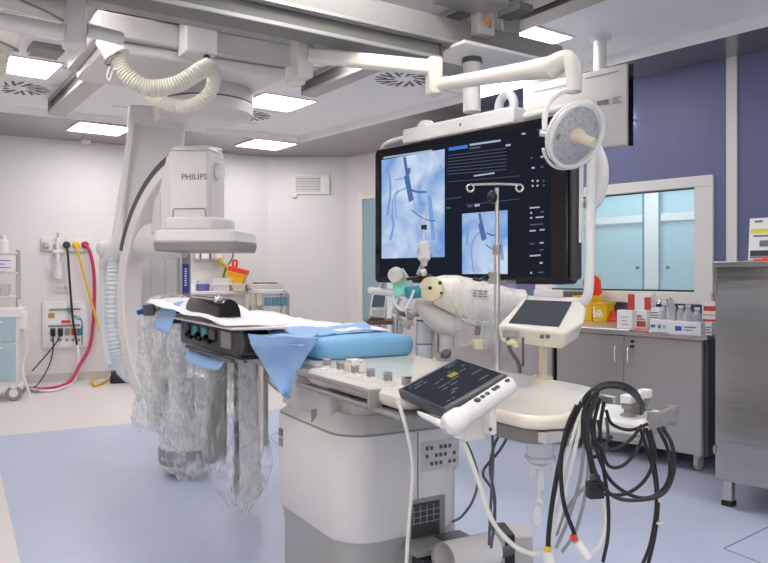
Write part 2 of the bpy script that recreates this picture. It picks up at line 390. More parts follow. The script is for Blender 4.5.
# ------------------------------------------------------------------ ceiling fittings
LIGHTS = [((-3.02, 6.10), ZR, 'wide square ceiling light panel above the hose cup'), ((-1.07, 7.41), ZR, 'square ceiling light panel beyond the carriage turret'),
          ((-3.20, 8.33), ZC, 'ceiling light panel in the metal rim above the gas outlets'), ((-1.49, 9.34), ZC, 'ceiling light panel in the metal rim beside the back corner'),
          ((1.13, 6.75), ZR, 'ceiling light panel seen under the lamp arm near the screen'), ((-.2, 5.66), ZR, 'ceiling light panel seen through the gap under the gantry beam'),
          ((.97, 5.42), ZR, 'ceiling light panel glaring past the end of the short rail')]
HID = [(-1.9, 3.9), (.1, 3.2), (2.5, 3.0), (-2.6, 1.6), (-.6, 1.0), (1.4, .6), (3.2, .8), (-2.9, -.9), (-.6, -1.3), (1.8, -1.4)]
def light_panel(c, z, label, rz=36.5):
    t = thing('ceiling_light', label, 'ceiling light', (c[0], c[1], z), rz, 'square ceiling light panels')
    T = FR((c[0], c[1], z), rz)
    f = MB(T)
    for a in ((-.3, .3, -.3, -.28), (-.3, .3, .28, .3), (-.3, -.28, -.28, .28), (.28, .3, -.28, .28)): f.box(*a, -.012, 0)
    f.build('frame', 'white_paint', t); MB(T).box(-.28, .28, -.28, .28, -.006, -.001).build('diffuser', 'lamp_panel', t); return t
for cxy, z, l in LIGHTS: pl = light_panel(cxy, z, l)
for i, h in enumerate(HID): dup(pl, (h[0], h[1], ZR), 36.5, 'square ceiling light panel over the near half of the room', 'square ceiling light panels out of view')
tc = RWL @ V((-3.3, 7.3, 2.6)); t = dup(pl, tc, -47.3, 'ceiling light panel of the control room behind the window'); t = dup(pl, RWL @ V((-4.4, 7.3, 2.6)), -47.3, 'second ceiling light panel of the control room behind the window')
for x, yq in ((-1.5, 6.2), (-5.2, 6.2), (-3.42, 5.99)): dup(pl, RWL @ V((x, yq, 2.6)), -47.3, 'added unseen ceiling panel brightening the control room partition from the front', 'added control room fill lights')  # hidden panels added to brighten the partition's panes and frame
def swirl(c, label):
    t = thing('ceiling_vent', label, 'vent', (c[0], c[1], ZR), 36, 'swirl air outlets in the ceiling'); T = FR((c[0], c[1], ZR), 36)
    MB(T).box(-.3, .3, -.3, .3, -.008, 0).build('plate', 'ceil_white', t)
    s = MB(T)
    for k in range(20):
        a = 2 * math.pi * k / 20; u, v = V((math.cos(a), math.sin(a), 0)), V((-math.sin(a), math.cos(a), 0))
        z = V((0, 0, -.0105)); r0, r1 = (.09, .25) if k % 2 else (.15, .25)
        pts = [u * r0 + v * .0, u * r1 + v * .055, u * r1 + v * .085, u * r0 + v * .03]
        s.hexa([p + z for p in pts], [p + z + V((0, 0, .003)) for p in pts])
    s.build('slots', 'black', t)
    MB(T).lathe((0, 0, -.008), (0, 0, -1), [(0, .05), (.006, .045), (.007, 0)]).build('hub', 'ceil_white', t)
swirl((-3.37, 6.82), 'round swirl air outlet beside the wide ceiling light'); swirl((.18, 6.5), 'round swirl air outlet above the top of the big screen'); swirl((-1.49, 8.0), 'round swirl air outlet behind the carriage turret')
q = PZ(86, 140, ZC); tag(MB().lathe(q, (0, 0, -1), [(0, .06), (.03, .055), (.05, .035), (.055, 0)]).build('smoke_detector', 'white_paint'), 'small white smoke detector on the ceiling rim above the wall outlets', 'smoke detector')
q = PZ(30, 33, ZR)
# ------------------------------------------------------------------ ceiling rails, beam, carriage
def rail(label, end, length, wd=.2):
    ang = 34.5; T = FR((end[0], end[1], 2.87), ang)      # local -y runs towards the camera
    t = thing('ceiling_rail', label, 'rail', (end[0], end[1], 2.87), ang, 'ceiling rails')
    MB(T).box(-wd * .28, wd * .28, -length, 0, .03, .16).build('web', 'rail_dark', t, bev=.004)
    MB(T).box(-wd / 2, wd / 2, -length, 0, 0, .03).build('bottom_flange', 'alu', t, bev=.004)
    MB(T).box(-wd * .45, wd * .45, -length, 0, .12, .158).build('top_flange', 'alu', t, bev=.004)
    MB(T).box(-wd / 2, wd / 2, -.012, .004, .0, .15).build('end_plate', 'rail_grey', t)
rail('long ceiling rail with its end beside the rim light panel', (-3.2, 7.25), 6.6, .17)
rail('ceiling rail running from the lamp post towards the back ceiling', (-.66, 6.5), 5.2, .15)
rail('short ceiling rail ending beside the glaring light panel', (.82, 4.75), 3.4, .16)
BT = FR((-.12, 3.685, 2.55), 34.0)
t = thing('gantry_beam', 'long pale grey beam crossing the room under the ceiling rails', 'beam', (-.12, 3.685, 2.55), 34)
MB(BT).box(-2.2, 1.46, 0, .2, .0, .145).build('beam', 'rail_grey', t, bev=.012)
MB(BT).box(-2.2, 1.46, -.012, .0, .006, .022).build('lip', 'alu', t)
MB(BT).box(-2.2, .53, .03, .18, -.085, 0).build('lower_track', 'rail_dark', t, bev=.006)
MB(BT).box(-2.2, .53, .015, .03, -.085, -.068).build('track_lip', 'alu', t)
MB(BT).box(.53, .545, .02, .19, -.09, 0).build('track_end', 'brown_edge', t)
MB(BT).box(-2.2, 1.2, .2, .75, .085, .13).build('top_plate', 'rail_grey', t)
for x in (-1.3, .0, 1.05): MB(BT).box(x - .07, x + .07, .02, .5, .145, .32).build('hanger', 'alu', t, bev=.01)
m = MB(BT); m.box(.72, .84, -.07, .0, .07, .21); m.build('junction_box', 'med_grey', t, bev=.008)
MB(BT).tube([(.75, -.075, .13), (.77, -.1, .15), (.80, -.075, .11)], .008).build('cable_gland', 'amber', t)
MB(BT).box(.9, 1.0, -.2, -.02, .2, .24).build('rail_stop', 'rail_dark', t)
MB(BT).box(.42, .78, -.25, -.02, .18, .235).build('cover_plate', 'alu', t, bev=.01)

# ------------------------------------------------------------------ ceiling-hung C-arm
CT = FR((-.6, 5.07, 2.55), 33)
arm = thing('x_ray_c_arm', 'white ceiling-hung x-ray C-arm with a square flat detector', 'x-ray machine', (-1.3, 5.4, 2.45), 0)
MB(CT).box(-1.3, .0, 0, .95, .17, .32).build('carriage', 'med_grey', arm, bev=.015)
MB(CT).box(-1.25, -.05, .05, .9, .1, .17).build('carriage_underside', 'med_white', arm, bev=.02)
MB(CT).box(-1.25, -.02, .002, .03, .32, .335).build('carriage_gap', 'black', arm)
q = P(199, 36, 4.62); MB(FR(q, 33)).box(-.1, .1, -.06, .12, -.12, .13).build('cable_box', 'white_paint', arm, bev=.01)
MB(FR(q, 33)).box(-.11, .02, -.03, .12, .13, .15).build('box_cap', 'black', arm)
q = P(207, 58, 4.6); MB().ball(q, .022).build('cable_grommet', 'black_rubber', arm)
TC = V((-1.29, 5.42, 0))
MB().lathe(TC, (0, 0, 1), [(2.55, .30), (2.56, .325), (2.68, .325), (2.68, 0)], 40).build('turret', 'med_grey', arm)
MB().lathe(TC, (0, 0, 1), [(2.44, 0), (2.44, .26), (2.47, .325), (2.54, .33), (2.55, .32)], 40).build('turret_rim', 'med_white', arm)
MB().lathe(TC, (0, 0, 1), [(2.545, .322), (2.56, .322)], 40).build('turret_groove', 'dark_grey', arm)
# column on the far side of the turret
a = P(128, 118, 5.75); MB(FR((a.x, a.y, 0), 21)).box(.0, .40, -.14, .18, 2.44, 2.60).build('column_bracket', 'med_white', arm, bev=.02)
MB(FR((a.x, a.y, 0), 21)).hexa([(-.07, -.1, 1.35), (.40, -.1, 1.35), (.40, .2, 1.35), (-.07, .2, 1.35)], [(.03, -.1, 2.5), (.42, -.1, 2.5), (.42, .2, 2.5), (.03, .2, 2.5)]).build('column', 'med_white', arm, bev=.03)
MB().tube([P(133, 122, 5.6), P(129, 150, 5.6), P(122, 195, 5.58), P(115, 240, 5.55)], .03).build('column_edge_tube', 'white_paint', arm)
MB(FR((-1.75, 5.62, 0), 30)).box(0, .45, -.15, .2, 2.47, 2.6).build('column_arm', 'med_white', arm, bev=.03)
MB().tube([P(131, 126, 5.58), P(127, 160, 5.58), P(118, 215, 5.56)], .008).build('column_seal', 'mid_grey', arm)
MB(FR(P(158, 330, 5.55), -12)).box(-.165, .165, 0, .2, -.35, .60).build('arm_panel', 'med_white', arm, bev=.02)
for dx in (-.06, .06): MB(FR(P(158, 330, 5.55), -12)).box(dx - .003, dx + .003, -.003, 0, -.35, .58).build('panel_seam', 'med_grey', arm)
# the C itself: a half ring in a vertical plane through the detector and the tube
AC = V((-1.16, 4.8, 1.13)); AH = V((-.848, .53, 0)); AN = V((-.53, -.848, 0)); AZ = V((0, 0, 1))
def arc(r0, r1, w0, w1, a0, a1, k=40):
    m = MB(); rings = []
    for i in range(k + 1):
        t = R(a0 + (a1 - a0) * i / k); d = AH * (-math.cos(t)) * .78 + AZ * math.sin(t) * 1.0
        rings.append([m._v(AC + d * r + AN * w) for r, w in ((r0, w0), (r1, w0), (r1, w1), (r0, w1))])
    m.loft(rings); return m
arc(.90, 1.0, -.08, .08, 84, 268).build('c_arc', 'med_white', arm, bev=.012, sharp=30)
arc(.972, 1.012, -.07, .0835, 98, 160).build('arc_belt', 'dark_grey', arm)
m = MB(); rings = []                       # swooping sleeve cover between column and detector
for px, py, Y, rx, rz in ((108, 262, 5.35, .05, .07), (118, 250, 5.3, .09, .1), (130, 244, 5.25, .11, .10), (145, 241, 5.15, .12, .085), (165, 241, 4.95, .12, .075), (185, 241, 4.85, .11, .065)):
    rings.append(m.ring(P(px, py, Y), (1, -.4, 0), rx, 18, (0, 0, 1), rz)); rings[-1] = rings[-1]
m.loft(rings).build('arm_sleeve', 'med_white', arm)
MB().ball(P(105, 249, 5.4), .062, 16).build('hose_joint', 'med_white', arm)
# x-ray tube under the table
q = V((-1.29, 4.86, .02)); MB().lathe(q, (0, 0, 1), [(0, 0), (0, .13), (.04, .17), (.26, .18), (.5, .15), (.62, .14), (.66, 0)], 32).build('x_ray_tube', 'white_paint', arm)
MB().lathe(q, (0, 0, 1), [(.06, .176), (.07, .182), (.15, .187), (.16, .182)], 32).build('tube_band', 'mid_grey', arm)
tm = MB()
for i, ch in enumerate('PHILIPS'):
    an = R(228 + 5.5 * i); d = V((math.cos(an), math.sin(an), 0)); T = Matrix.Translation(q + d * .192 + V((0, 0, .105))) @ Matrix((( -d.y, 0, d.x, 0), (d.x, 0, d.y, 0), (0, 1, 0, 0), (0, 0, 0, 1)))
    text_mb(tm, ch, T, .035)
tm.build('band_lettering', 'white_paint', arm)
# detector head
DT = FR((-1.19, 4.72, 0), -6)
m = MB(DT); prof = [(-.125, -.14), (.125, -.14), (.125, .14), (-.125, .14)]
m.prism([(-.135, -.13), (-.11, -.15), (.11, -.15), (.135, -.13), (.135, .14), (-.135, .14)], 1.64, 2.07)
m.hexa([(-.135, -.13, 2.07), (-.11, -.15, 2.07), (.11, -.15, 2.07), (.135, -.13, 2.07), (.135, .14, 2.07), (-.135, .14, 2.07)],
       [(-.115, -.09, 2.11), (-.1, -.11, 2.11), (.1, -.11, 2.11), (.125, -.09, 2.10), (.125, .12, 2.10), (-.115, .12, 2.11)])
dh = m.build('detector_housing', 'med_white', arm, bev=.014)
X = DT @ Matrix.Translation((.035, -.152, 1.905)) @ Matrix.Rotation(R(90), 4, 'X')
text_mb(MB(), 'PHILIPS', X, .052).build('lettering', 'print_grey', dh)
m = MB(DT); m.tube([(-.10, -.151, 1.655), (-.10, -.151, 1.70), (-.09, -.152, 1.71), (.10, -.152, 1.71), (.108, -.151, 1.70), (.108, -.151, 1.655)], .004, 6, smooth=False); m.build('housing_seam', 'mid_grey', dh)
MB(DT).hexa([(-.31, -.02, 1.56), (-.135, -.02, 1.56), (-.135, .1, 1.56), (-.31, .1, 1.56)], [(-.2, -.02, 2.06), (-.135, -.02, 2.09), (-.135, .1, 2.09), (-.2, .1, 2.06)]).build('side_cheek', 'med_white', arm, bev=.012)
MB(DT).hexa([(-.30, -.024, 1.57), (-.235, -.024, 1.57), (-.235, -.02, 1.57), (-.30, -.02, 1.57)], [(-.275, -.024, 1.79), (-.235, -.024, 1.83), (-.235, -.02, 1.83), (-.275, -.02, 1.79)]).build('cheek_panel', 'med_grey', arm)
MB(DT).cyl((.135, -.02, 1.955), (.175, -.02, 1.955), .06, .05).build('knob', 'med_white', arm, bev=.008)
m = MB(DT); pts = lambda r, z, y0=-.17: [(x, y, z) for x, y in ((-.14, y0), (.0, y0 - .05), (.1, y0 - .05), (.17, y0 - .02), (.215, .02), (.2, .15), (-.14, .15))]
m.hexa(pts(0, 1.575), pts(0, 1.655)); m.build('detector_collar', 'med_white', arm, bev=.012)
m = MB(DT); z0, z1, z2 = 1.445, 1.50, 1.575
def fr(z, s): return [(-.19 * s, -.24 * s, z), (-.165 * s, -.27 * s, z), (.30 * s, -.25 * s, z), (.325 * s, -.22 * s, z), (.32 * s, .26 * s, z), (-.19 * s, .26 * s, z)]
m.hexa(fr(z1, 1), fr(z2, .96)).build('flat_detector', 'med_white', arm, bev=.012)
MB(DT).hexa(fr(z0, .96), fr(z1, 1)).build('detector_bumper', 'mid_grey', arm, bev=.008)

# ------------------------------------------------------------------ corrugated hoses
def corrugated(pts, r, res=14, pitch=2):
    m = MB(); return m.tube(pts, r, 18, res, rad=lambda t, i: r * (1.05 if i % pitch == 0 else .91))
t = thing('corrugated_hose', 'thick cream corrugated hose looping from the white cup to the carriage', 'hose', P(150, 90, 4.5))
corrugated([P(118, 58, 4.3), P(126, 74, 4.3), P(142, 86, 4.32), P(160, 88, 4.34), P(180, 83, 4.36), P(198, 72, 4.4), P(209, 66, 4.46)], .05, 14).build('front_run', 'hose', t)
corrugated([P(209, 66, 4.46), P(214, 78, 4.55), P(208, 95, 4.6), P(190, 106, 4.6), P(172, 105, 4.62), P(155, 98, 4.66), P(146, 90, 4.75)], .042, 13).build('back_run', 'hose', t)
d = (P(120, 60, 4.3) - P(107, 42, 4.3)).normalized()
MB().lathe(P(105, 39, 4.3), d, [(0, .05), (0, .062), (.13, .075), (.135, .06), (.135, 0)], 26).build('end_cup', 'cream_paint', t)
MB().torus(P(114, 59, 4.28), d, .055, .007).build('clamp_ring', 'mid_grey', t)
MB().tube([P(110, 66, 4.24), P(107, 76, 4.24), P(110, 80, 4.24), P(113, 70, 4.24), P(119, 69, 4.24)], .004, 6).build('clip', 'white_paint', t)
t = thing('corrugated_hose', 'thick corrugated hose hanging from the cup at the corner of the photo', 'hose', P(4, 60, 3.6))
d = (P(2, 48, 3.6) - P(12, 22, 3.6)).normalized(); MB().lathe(P(13, 18, 3.6), d, [(0, .05), (0, .062), (.13, .07), (.135, 0)], 26).build('end_cup', 'cream_paint', t)
MB().torus(P(5, 45, 3.59), d, .06, .006).build('clamp_ring', 'mid_grey', t)
corrugated([P(6, 42, 3.6), P(0, 58, 3.6), P(-6, 85, 3.6), P(-20, 110, 3.7), P(-55, 118, 3.8)], .04, 15).build('run', 'hose', t)
t = thing('corrugated_hose', 'pale corrugated hose hanging beside the C-arm down towards the floor', 'hose', P(113, 380, 5.3))
corrugated([P(108, 250, 5.38), P(112, 252, 5.3), P(114, 268, 5.28), P(113, 300, 5.28), P(114, 335, 5.28), P(120, 362, 5.28), P(131, 376, 5.2), P(140, 372, 5.15)], .052, 15).build('run', 'hose_blue', t)
corrugated([P(103, 252, 5.45), P(103, 290, 5.45), P(103, 330, 5.45), P(107, 355, 5.42), P(112, 366, 5.36)], .026, 12).build('thin_run', 'hose_blue', t)
MB().cyl(P(103, 268, 5.42), P(103, 262, 5.42), .03).build('collar', 'beige', t)

# ------------------------------------------------------------------ white equipment arm at the ceiling
t = thing('equipment_boom', 'bright white ceiling boom with a drop post above the wide light panel', 'support arm', P(74, 48, 3.55))
MB(FR(P(74, 0, 3.55), 20)).box(-.055, .055, -.055, .055, -.23, .42).build('drop_post', 'white_paint', t, bev=.008)
a, b = P(-60, 8, 3.35), P(66, 34, 3.5); MB().tube([a, b], .04, 12, smooth=False).build('boom', 'white_paint', t)
a, b = P(-60, -18, 3.35), P(66, 12, 3.5); MB().tube([a, b], .055, 12, smooth=False).build('upper_boom', 'cream_paint', t)
a, b = P(84, 29, 3.6), P(120, 38, 3.8); MB().tube([a, b], .035, 12, smooth=False).build('short_boom', 'white_paint', t)
MB().tube([P(20, 0, 3.38), P(45, 11, 3.4), P(64, 21, 3.45)], .006, 6).build('cable', 'mid_grey', t)
t = thing('ceiling_bracket', 'grey angled bracket on the ceiling above the wide light panel', 'bracket', P(48, 52, 5.6))
MB(FR(P(45, 45, 5.6), 36)).box(-.10, .12, -.1, .16, -.06, .04).build('body', 'rail_grey', t, bev=.01); MB(FR(P(45, 45, 5.6), 36)).box(-.16, .1, .0, .1, .04, .12).build('clamp', 'alu', t, bev=.01)

# ------------------------------------------------------------------ surgical lamp on its double arm
t = thing('surgical_lamp', 'round white surgical lamp with a beige handle on a long jointed arm', 'lamp', P(302, 30, 3.85))
MB(FR(P(302, 40, 3.85), 34)).box(-.045, .045, -.045, .045, -.2, .17).build('drop_post', 'cream_paint', t, bev=.008)
MB(FR(P(297, 76, 3.87), 34)).box(-.05, .03, -.045, .045, -.05, .05).build('post_foot', 'cream_paint', t, bev=.01)
def beam(a, b, w, h): 
    m = MB(); a, b = V(a), V(b); d = (b - a).normalized(); s = d.cross(V((0, 0, 1))).normalized() * w / 2; u = s.cross(d).normalized() * h / 2
    return m.hexa([a - s - u, a + s - u, a + s + u, a - s + u], [b - s - u, b + s - u, b + s + u, b - s + u])
beam(P(308, 55, 3.83), P(432, 68, 3.7), .06, .075).build('upper_arm', 'cream_paint', t, bev=.015)
MB(FR(P(434, 76, 3.7), 20)).box(-.036, .036, -.036, .036, -.1, .09).build('elbow', 'cream_paint', t, bev=.012)
m = MB(); rr = []
for f_, w_, h_ in ((0, .06, .07), (.3, .06, .07), (.75, .075, .085), (1, .085, .1)):
    c_ = P(438, 85, 3.7).lerp(P(556, 66, 3.18), f_); d_ = (P(556, 66, 3.18) - P(438, 85, 3.7)).normalized(); rr.append(m.ring(c_, d_, h_ / 2, 12, (0, 0, 1), w_ / 2))
m.loft(rr).build('lower_arm', 'cream_paint', t)
MB().tube([P(548, 69, 3.2), P(560, 62, 3.17), P(568, 60, 3.15), P(573, 68, 3.13), P(574, 92, 3.12)], .04, 14, rad=lambda k, i: .05 - .018 * k).build('head_joint', 'cream_paint', t)
LC = P(577, 136, 3.1); LN = V((.44, -.78, -.42)).normalized(); side = LN.cross(V((0, 0, 1))).normalized(); up = side.cross(LN)
MB().tube([P(574, 90, 3.12), P(562, 92, 3.11), P(550, 101, 3.1), P(545, 116, 3.09), P(545, 134, 3.08)], .012, 10).build('yoke', 'white_paint', t)
MB().cyl(P(540, 133, 3.08), P(551, 134, 3.08), .016).build('pivot', 'chrome', t); MB().cyl(P(550, 134, 3.08), P(560, 137, 3.06), .013).build('pivot_pin', 'mid_grey', t)
MB().lathe(LC - LN * .05, LN, [(-.03, 0), (-.03, .06), (0, .115), (.03, .13), (.04, .118), (.042, .11)], 40).build('lamp_head', 'white_paint', t)
MB().lathe(LC - LN * .05, LN, [(.04, .122), (.043, .118), (.048, .06), (.05, 0)], 40).build('lamp_lens', 'lens', t)
MB().torus(LC - LN * .0, LN, .137, .010, 48, 10).build('guard_ring', 'clear_soft', t)
MB().torus(LC - LN * .03, LN, .131, .009, 48, 10).build('rim', 'white_paint', t)
MB().torus(LC - LN * .03, LN, .152, .007, 48, 8, 120, 330, up).build('outer_yoke', 'white_paint', t)
MB().lathe(LC - LN * .005, LN, [(0, 0), (0, .035), (.02, .033), (.03, .026), (.07, .02), (.10, .021), (.112, .016), (.112, 0)], 18).build('handle', 'beige', t)
# ------------------------------------------------------------------ big screen hung from the beam
SW, SZ0, SZ1 = 1.37, 1.255, 2.05
t = thing('ceiling_monitor', 'very large black monitor showing bluish x-ray images on a dark interface', 'monitor', SCR @ V((SW / 2, .1, SZ0)), -48.85)
def rrect(x0, x1, z0, z1, r, y, k=5):
    out = []
    for cx, cz, a0 in ((x1 - r, z1 - r, 0), (x0 + r, z1 - r, 90), (x0 + r, z0 + r, 180), (x1 - r, z0 + r, 270)):
        for i in range(k + 1): a = R(a0 + 90 * i / k); out.append((cx + r * math.cos(a), y, cz + r * math.sin(a)))
    return out
MB(SCR).hexa(rrect(0, SW, SZ0, SZ1, .03, .0), rrect(0, SW, SZ0, SZ1, .03, .09)).build('casing', 'black_gloss', t, bev=.006)
MB(SCR).box(SW - .06, SW + .03, .02, .085, SZ0 + .02, SZ1 - .02).build('side_casing', 'charcoal', t, bev=.02)
def on(x0, x1, z0, z1, y=-.002, m=None, i=0):
    (m or MB(SCR)).m(i).quad((x0, y, z0), (x1, y, z0), (x1, y, z1), (x0, y, z1)); return m
def sx(px):                     # screen coordinates of a picture column on the plane of the screen
    u = (px - CX) / F; A, B = V((-.055, 4.45)), V((.658, -.753)); k = (u * A.y - A.x) / (B.x - u * B.y); return k, A.y + B.y * k
def sc(px, py): k, Y = sx(px); return k, H - (py - CY) / F * Y
def onp(m, px0, py0, px1, py1, i=0, y=-.004):   # strip between two points given by its corners
    x0, z0 = sc(px0, py0); x1, z1 = sc(px1, py1); on(x0, x1, min(z0, z1), max(z0, z1), y, m, i)
act = MB(SCR); act.keep = True; on(.045, SW - .095, SZ0 + .035, SZ1 - .035, -.001, act); act.build('display', 'scr_dark', t)
# large x-ray image
x0, zt = sc(382, 156); x1, zb = sc(445, 257); zt = sc(445, 149)[1] 
im = MB(SCR); im.keep = True; on(x0, x1, zb, zt, -.003, im)
def stroke(m, pts, w, i, y):
    pts = [sc(*p) for p in pts]
    for (ax, az), (bx, bz) in zip(pts, pts[1:]):
        d = V((bx - ax, bz - az)).normalized(); n = V((-d.y, d.x)) * w / 2
        m.m(i).quad((ax - n.x, y, az - n.y), (bx - n.x, y, bz - n.y), (bx + n.x, y, bz + n.y), (ax + n.x, y, az + n.y))
def curve2(pts, k=5): return [(p.x, p.y) for p in spline([V((a, b, 0)) for a, b in pts], k)]
stroke(im, [(405, 157), (408, 176)], .024, 1, -.005); stroke(im, [(407, 175), (412, 201)], .042, 1, -.0052); stroke(im, [(409, 168), (409, 174)], .035, 1, -.005)
stroke(im, curve2([(397, 218), (396, 205), (397, 195), (402, 190), (408, 188)]), .008, 2, -.0048); stroke(im, curve2([(394, 222), (393, 208), (395, 196), (399, 190)]), .010, 2, -.0046)
stroke(im, curve2([(412, 190), (418, 192), (427, 192)]), .012, 1, -.0048); stroke(im, curve2([(412, 210), (420, 216), (428, 220), (437, 221)]), .006, 1, -.0048)
stroke(im, curve2([(388, 215), (391, 190), (389, 170)]), .02, 2, -.0044); stroke(im, curve2([(391, 240), (394, 225), (392, 215)]), .02, 2, -.0044)
stroke(im, [(396, 180), (406, 178)], .008, 2, -.0045); stroke(im, [(430, 196), (434, 240)], .03, 2, -.0042); stroke(im, [(384, 158), (433, 150.5)], .010, 3, -.005); stroke(im, [(441, 166), (441.6, 166.5)], .012, 1, -.005)
for k in range(4): stroke(im, [(383.5, 245 + 3 * k), (388 - k % 2, 245 + 3 * k)], .006, 3, -.005)
im.build('x_ray_image', ['scr_xray', 'scr_shape', 'scr_shape2', 'scr_text'], t)
xs, zt = sc(462.5, 212); xe, zt2 = sc(508, 210); zb = sc(463, 274)[1]
im = MB(SCR); im.keep = True; on(xs, xe, zb, zt2, -.003, im)
stroke(im, [(480, 213), (482, 224)], .018, 1, -.005); stroke(im, [(481, 223), (485, 240)], .034, 1, -.0052)
stroke(im, curve2([(474, 272), (472, 250), (475, 238), (481, 232)]), .010, 2, -.0048); stroke(im, curve2([(487, 233), (492, 235), (496, 235)]), .008, 1, -.0048)
stroke(im, curve2([(486, 244), (491, 248), (498, 250)]), .006, 1, -.0048); stroke(im, curve2([(467, 245), (469, 225)]), .016, 2, -.0044); stroke(im, curve2([(500, 225), (503, 260)]), .02, 2, -.0043)
im.build('x_ray_inset', ['scr_xray', 'scr_shape', 'scr_shape2'], t)
UM = ['scr_text', 'scr_line', 'scr_blue', 'scr_green']; y = -.003
def mark(name, a, b, w, i):
    u = MB(SCR); u.keep = True; stroke(u, [a, b], w, 0, y); u.build(name, UM[i], t)
for (px0, py0, px1, py1, w, i) in ((449, 149.3, 468, 146.5, .018, 2), (470, 145, 501, 140.5, .010, 0), (470, 148.5, 481, 147, .012, 1), (474, 176, 495, 173, .008, 0),
                                   (506, 145.5, 511, 145, .010, 0), (522, 134, 526, 133.6, .008, 0), (537, 130, 546, 129, .006, 1), (468, 206.5, 473, 206, .010, 1), (475, 205.6, 480, 205, .012, 0),
                                   (447, 208, 451, 207.8, .008, 3), (447, 199, 462, 197.3, .004, 1), (466, 205, 520, 199, .003, 1), (447, 182, 520, 176, .003, 1)):
    mark('menu_strip', (px0, py0), (px1, py1), w, i)
for k in range(7): mark('signal_trace', (448, 155.7 + 3.1 * k), (507, 148.2 + 3.55 * k), .0035, 1)
for k, (px, py, l) in enumerate(((531, 158, 2), (541, 157, 3), (532, 168, 3), (541, 167, 3), (532, 181, 2), (537, 181, 2), (543, 181, 2), (532, 186, 2), (537, 185.8, 2), (543, 185.4, 2), (530, 208, 10), (530.5, 213, 2), (541, 212, 3), (530.5, 218, 2), (536, 217.5, 8),
                                 (530.5, 225, 13), (530, 231, 6), (540, 230, 5), (530, 244, 5), (540, 243, 4), (530, 256, 11), (540, 250, 4), (540, 263, 3), (530.5, 273, 2), (538, 272.6, 6))):
    mark('readout', (px, py), (px + l, py - l * .08), .009 if l < 4 else .007, 0 if k % 3 else 1)
# hanger: bar, column, tubular guard
MB().cyl(P(472, 60, 4.2), P(472, 112, 4.2), .05).build('column', 'white_paint', t); MB().lathe(P(472, 60, 4.2), (0, 0, 1), [(-.02, .058), (.0, .058), (.01, .055), (.01, 0)]).build('column_collar', 'dark_grey', t)
MB(FR((.48, 4.2, 2.55), 34)).box(-.2, .42, -.2, .14, -.02, 0).build('mount_plate', 'white_paint', t, bev=.004)
MB(SCR).box(.22, 1.04, .02, .12, 2.055, 2.145).build('top_bar', 'white_paint', t, bev=.012)
MB(SCR).box(.34, 1.0, .11, .19, 1.7, 2.13).build('mount_frame', 'rail_grey', t, bev=.01)
MB(SCR).box(.675, .685, .018, .02, 2.095, 2.11).build('bar_slot', 'black', t)
MB(SCR).lathe((.36, .08, 2.14), (0, 0, 1), [(0, .055), (.02, .05), (.04, .03), (.045, 0)], 24).build('dome', 'white_paint', t)
MB(SCR).torus((.87, .17, 2.19), (.2, 1, 0), .062, .024, 30, 10).build('cable_loop', 'hose_blue', t)
g = MB(SCR)
g.tube([(.27, .06, 2.10), (.2, .05, 2.10), (.1, .05, 2.095), (.03, .05, 2.08), (.005, .05, 2.04), (-.0, .06, 1.95), (-.0, .07, 1.6), (-.0, .07, 1.3), (-.02, .06, 1.22), (-.06, .04, 1.205)], .015, 10)
g.tube([(-.09, .04, 1.205), (.1, .04, 1.195), (.5, .04, 1.19), (1.0, .04, 1.18), (1.38, .04, 1.175), (1.44, .04, 1.19), (1.46, .04, 1.26), (1.46, .05, 1.5), (1.46, .06, 1.9), (1.44, .08, 2.06), (1.36, .1, 2.1), (1.0, .12, 2.1)], .022, 12)
g.tube([(1.4, .06, 1.45), (1.405, .06, 1.9)], .012, 8)
g.build('guard_tube', 'white_paint', t)
MB(SCR).lathe((.24, .05, 2.1), (1, 0, 0), [(0, 0), (0, .025), (.05, .025), (.05, 0)]).build('tube_socket', 'white_paint', t)
MB(SCR).tube([(1.36, .13, 1.96), (1.41, .14, 1.92), (1.45, .15, 1.83), (1.455, .15, 1.74), (1.43, .15, 1.66), (1.38, .15, 1.62)], .032, 12).build('cable_duct', 'white_paint', t)

# second monitor seen from behind
t = thing('ceiling_monitor', 'second flat monitor seen from its white back behind the surgical lamp', 'monitor', P(600, 100, 5.25), -48)
a, b, c_, d = P(523, 87, 5.55), P(627, 63, 5.05), P(627, 145, 5.05), P(523, 157, 5.55)
MB().slab([a, d, c_, b], .03).build('back_panel', 'med_grey', t, bev=.006)
nrm = (d - a).cross(b - a).normalized(); th = lambda p, k: p + nrm * k
n_ = (b - a).cross(d - a).normalized()
if n_.y > 0: n_ = -n_
MB().hexa([p - n_ * .034 for p in (a, d, c_, b)], [p - n_ * .07 for p in (a + V((0, 0, .01)), d, c_ + V((.015, -.01, 0)), b + V((.015, -.01, .01)))]).build('screen_side', 'black_gloss', t)
def onq(u0, u1, v0, v1, k=.003):
    f = lambda u, v: (a.lerp(b, u)).lerp(d.lerp(c_, u), v) + n_ * k
    return [f(u0, v1), f(u1, v1), f(u1, v0), f(u0, v0)]
m = MB(); m.keep = True; m.quad(*onq(.73, .84, .40, .46)); m.m(1)
for i in range(3): m.quad(*onq(.87, .95 - .02 * (i % 2), .39 + .03 * i, .41 + .03 * i))
m.build('type_plate', ['print_grey', 'mid_grey'], t)
m = MB(); m.keep = True; m.quad(*onq(.1, .55, .10, .115)); m.quad(*onq(.62, .93, .07, .085)); m.build('vent_slots', 'mid_grey', t)
q = P(600, 60, 5.3); top = P(600, 40, 5.35); MB().cyl((top.x, 5.35, 2.5), (top.x, 5.35, 3.0), .045).build('pole', 'white_paint', t); MB().lathe((top.x, 5.35, ZR), (0, 0, -1), [(0, .075), (.03, .075), (.04, .05), (.04, 0)]).build('ceiling_flange', 'white_paint', t)
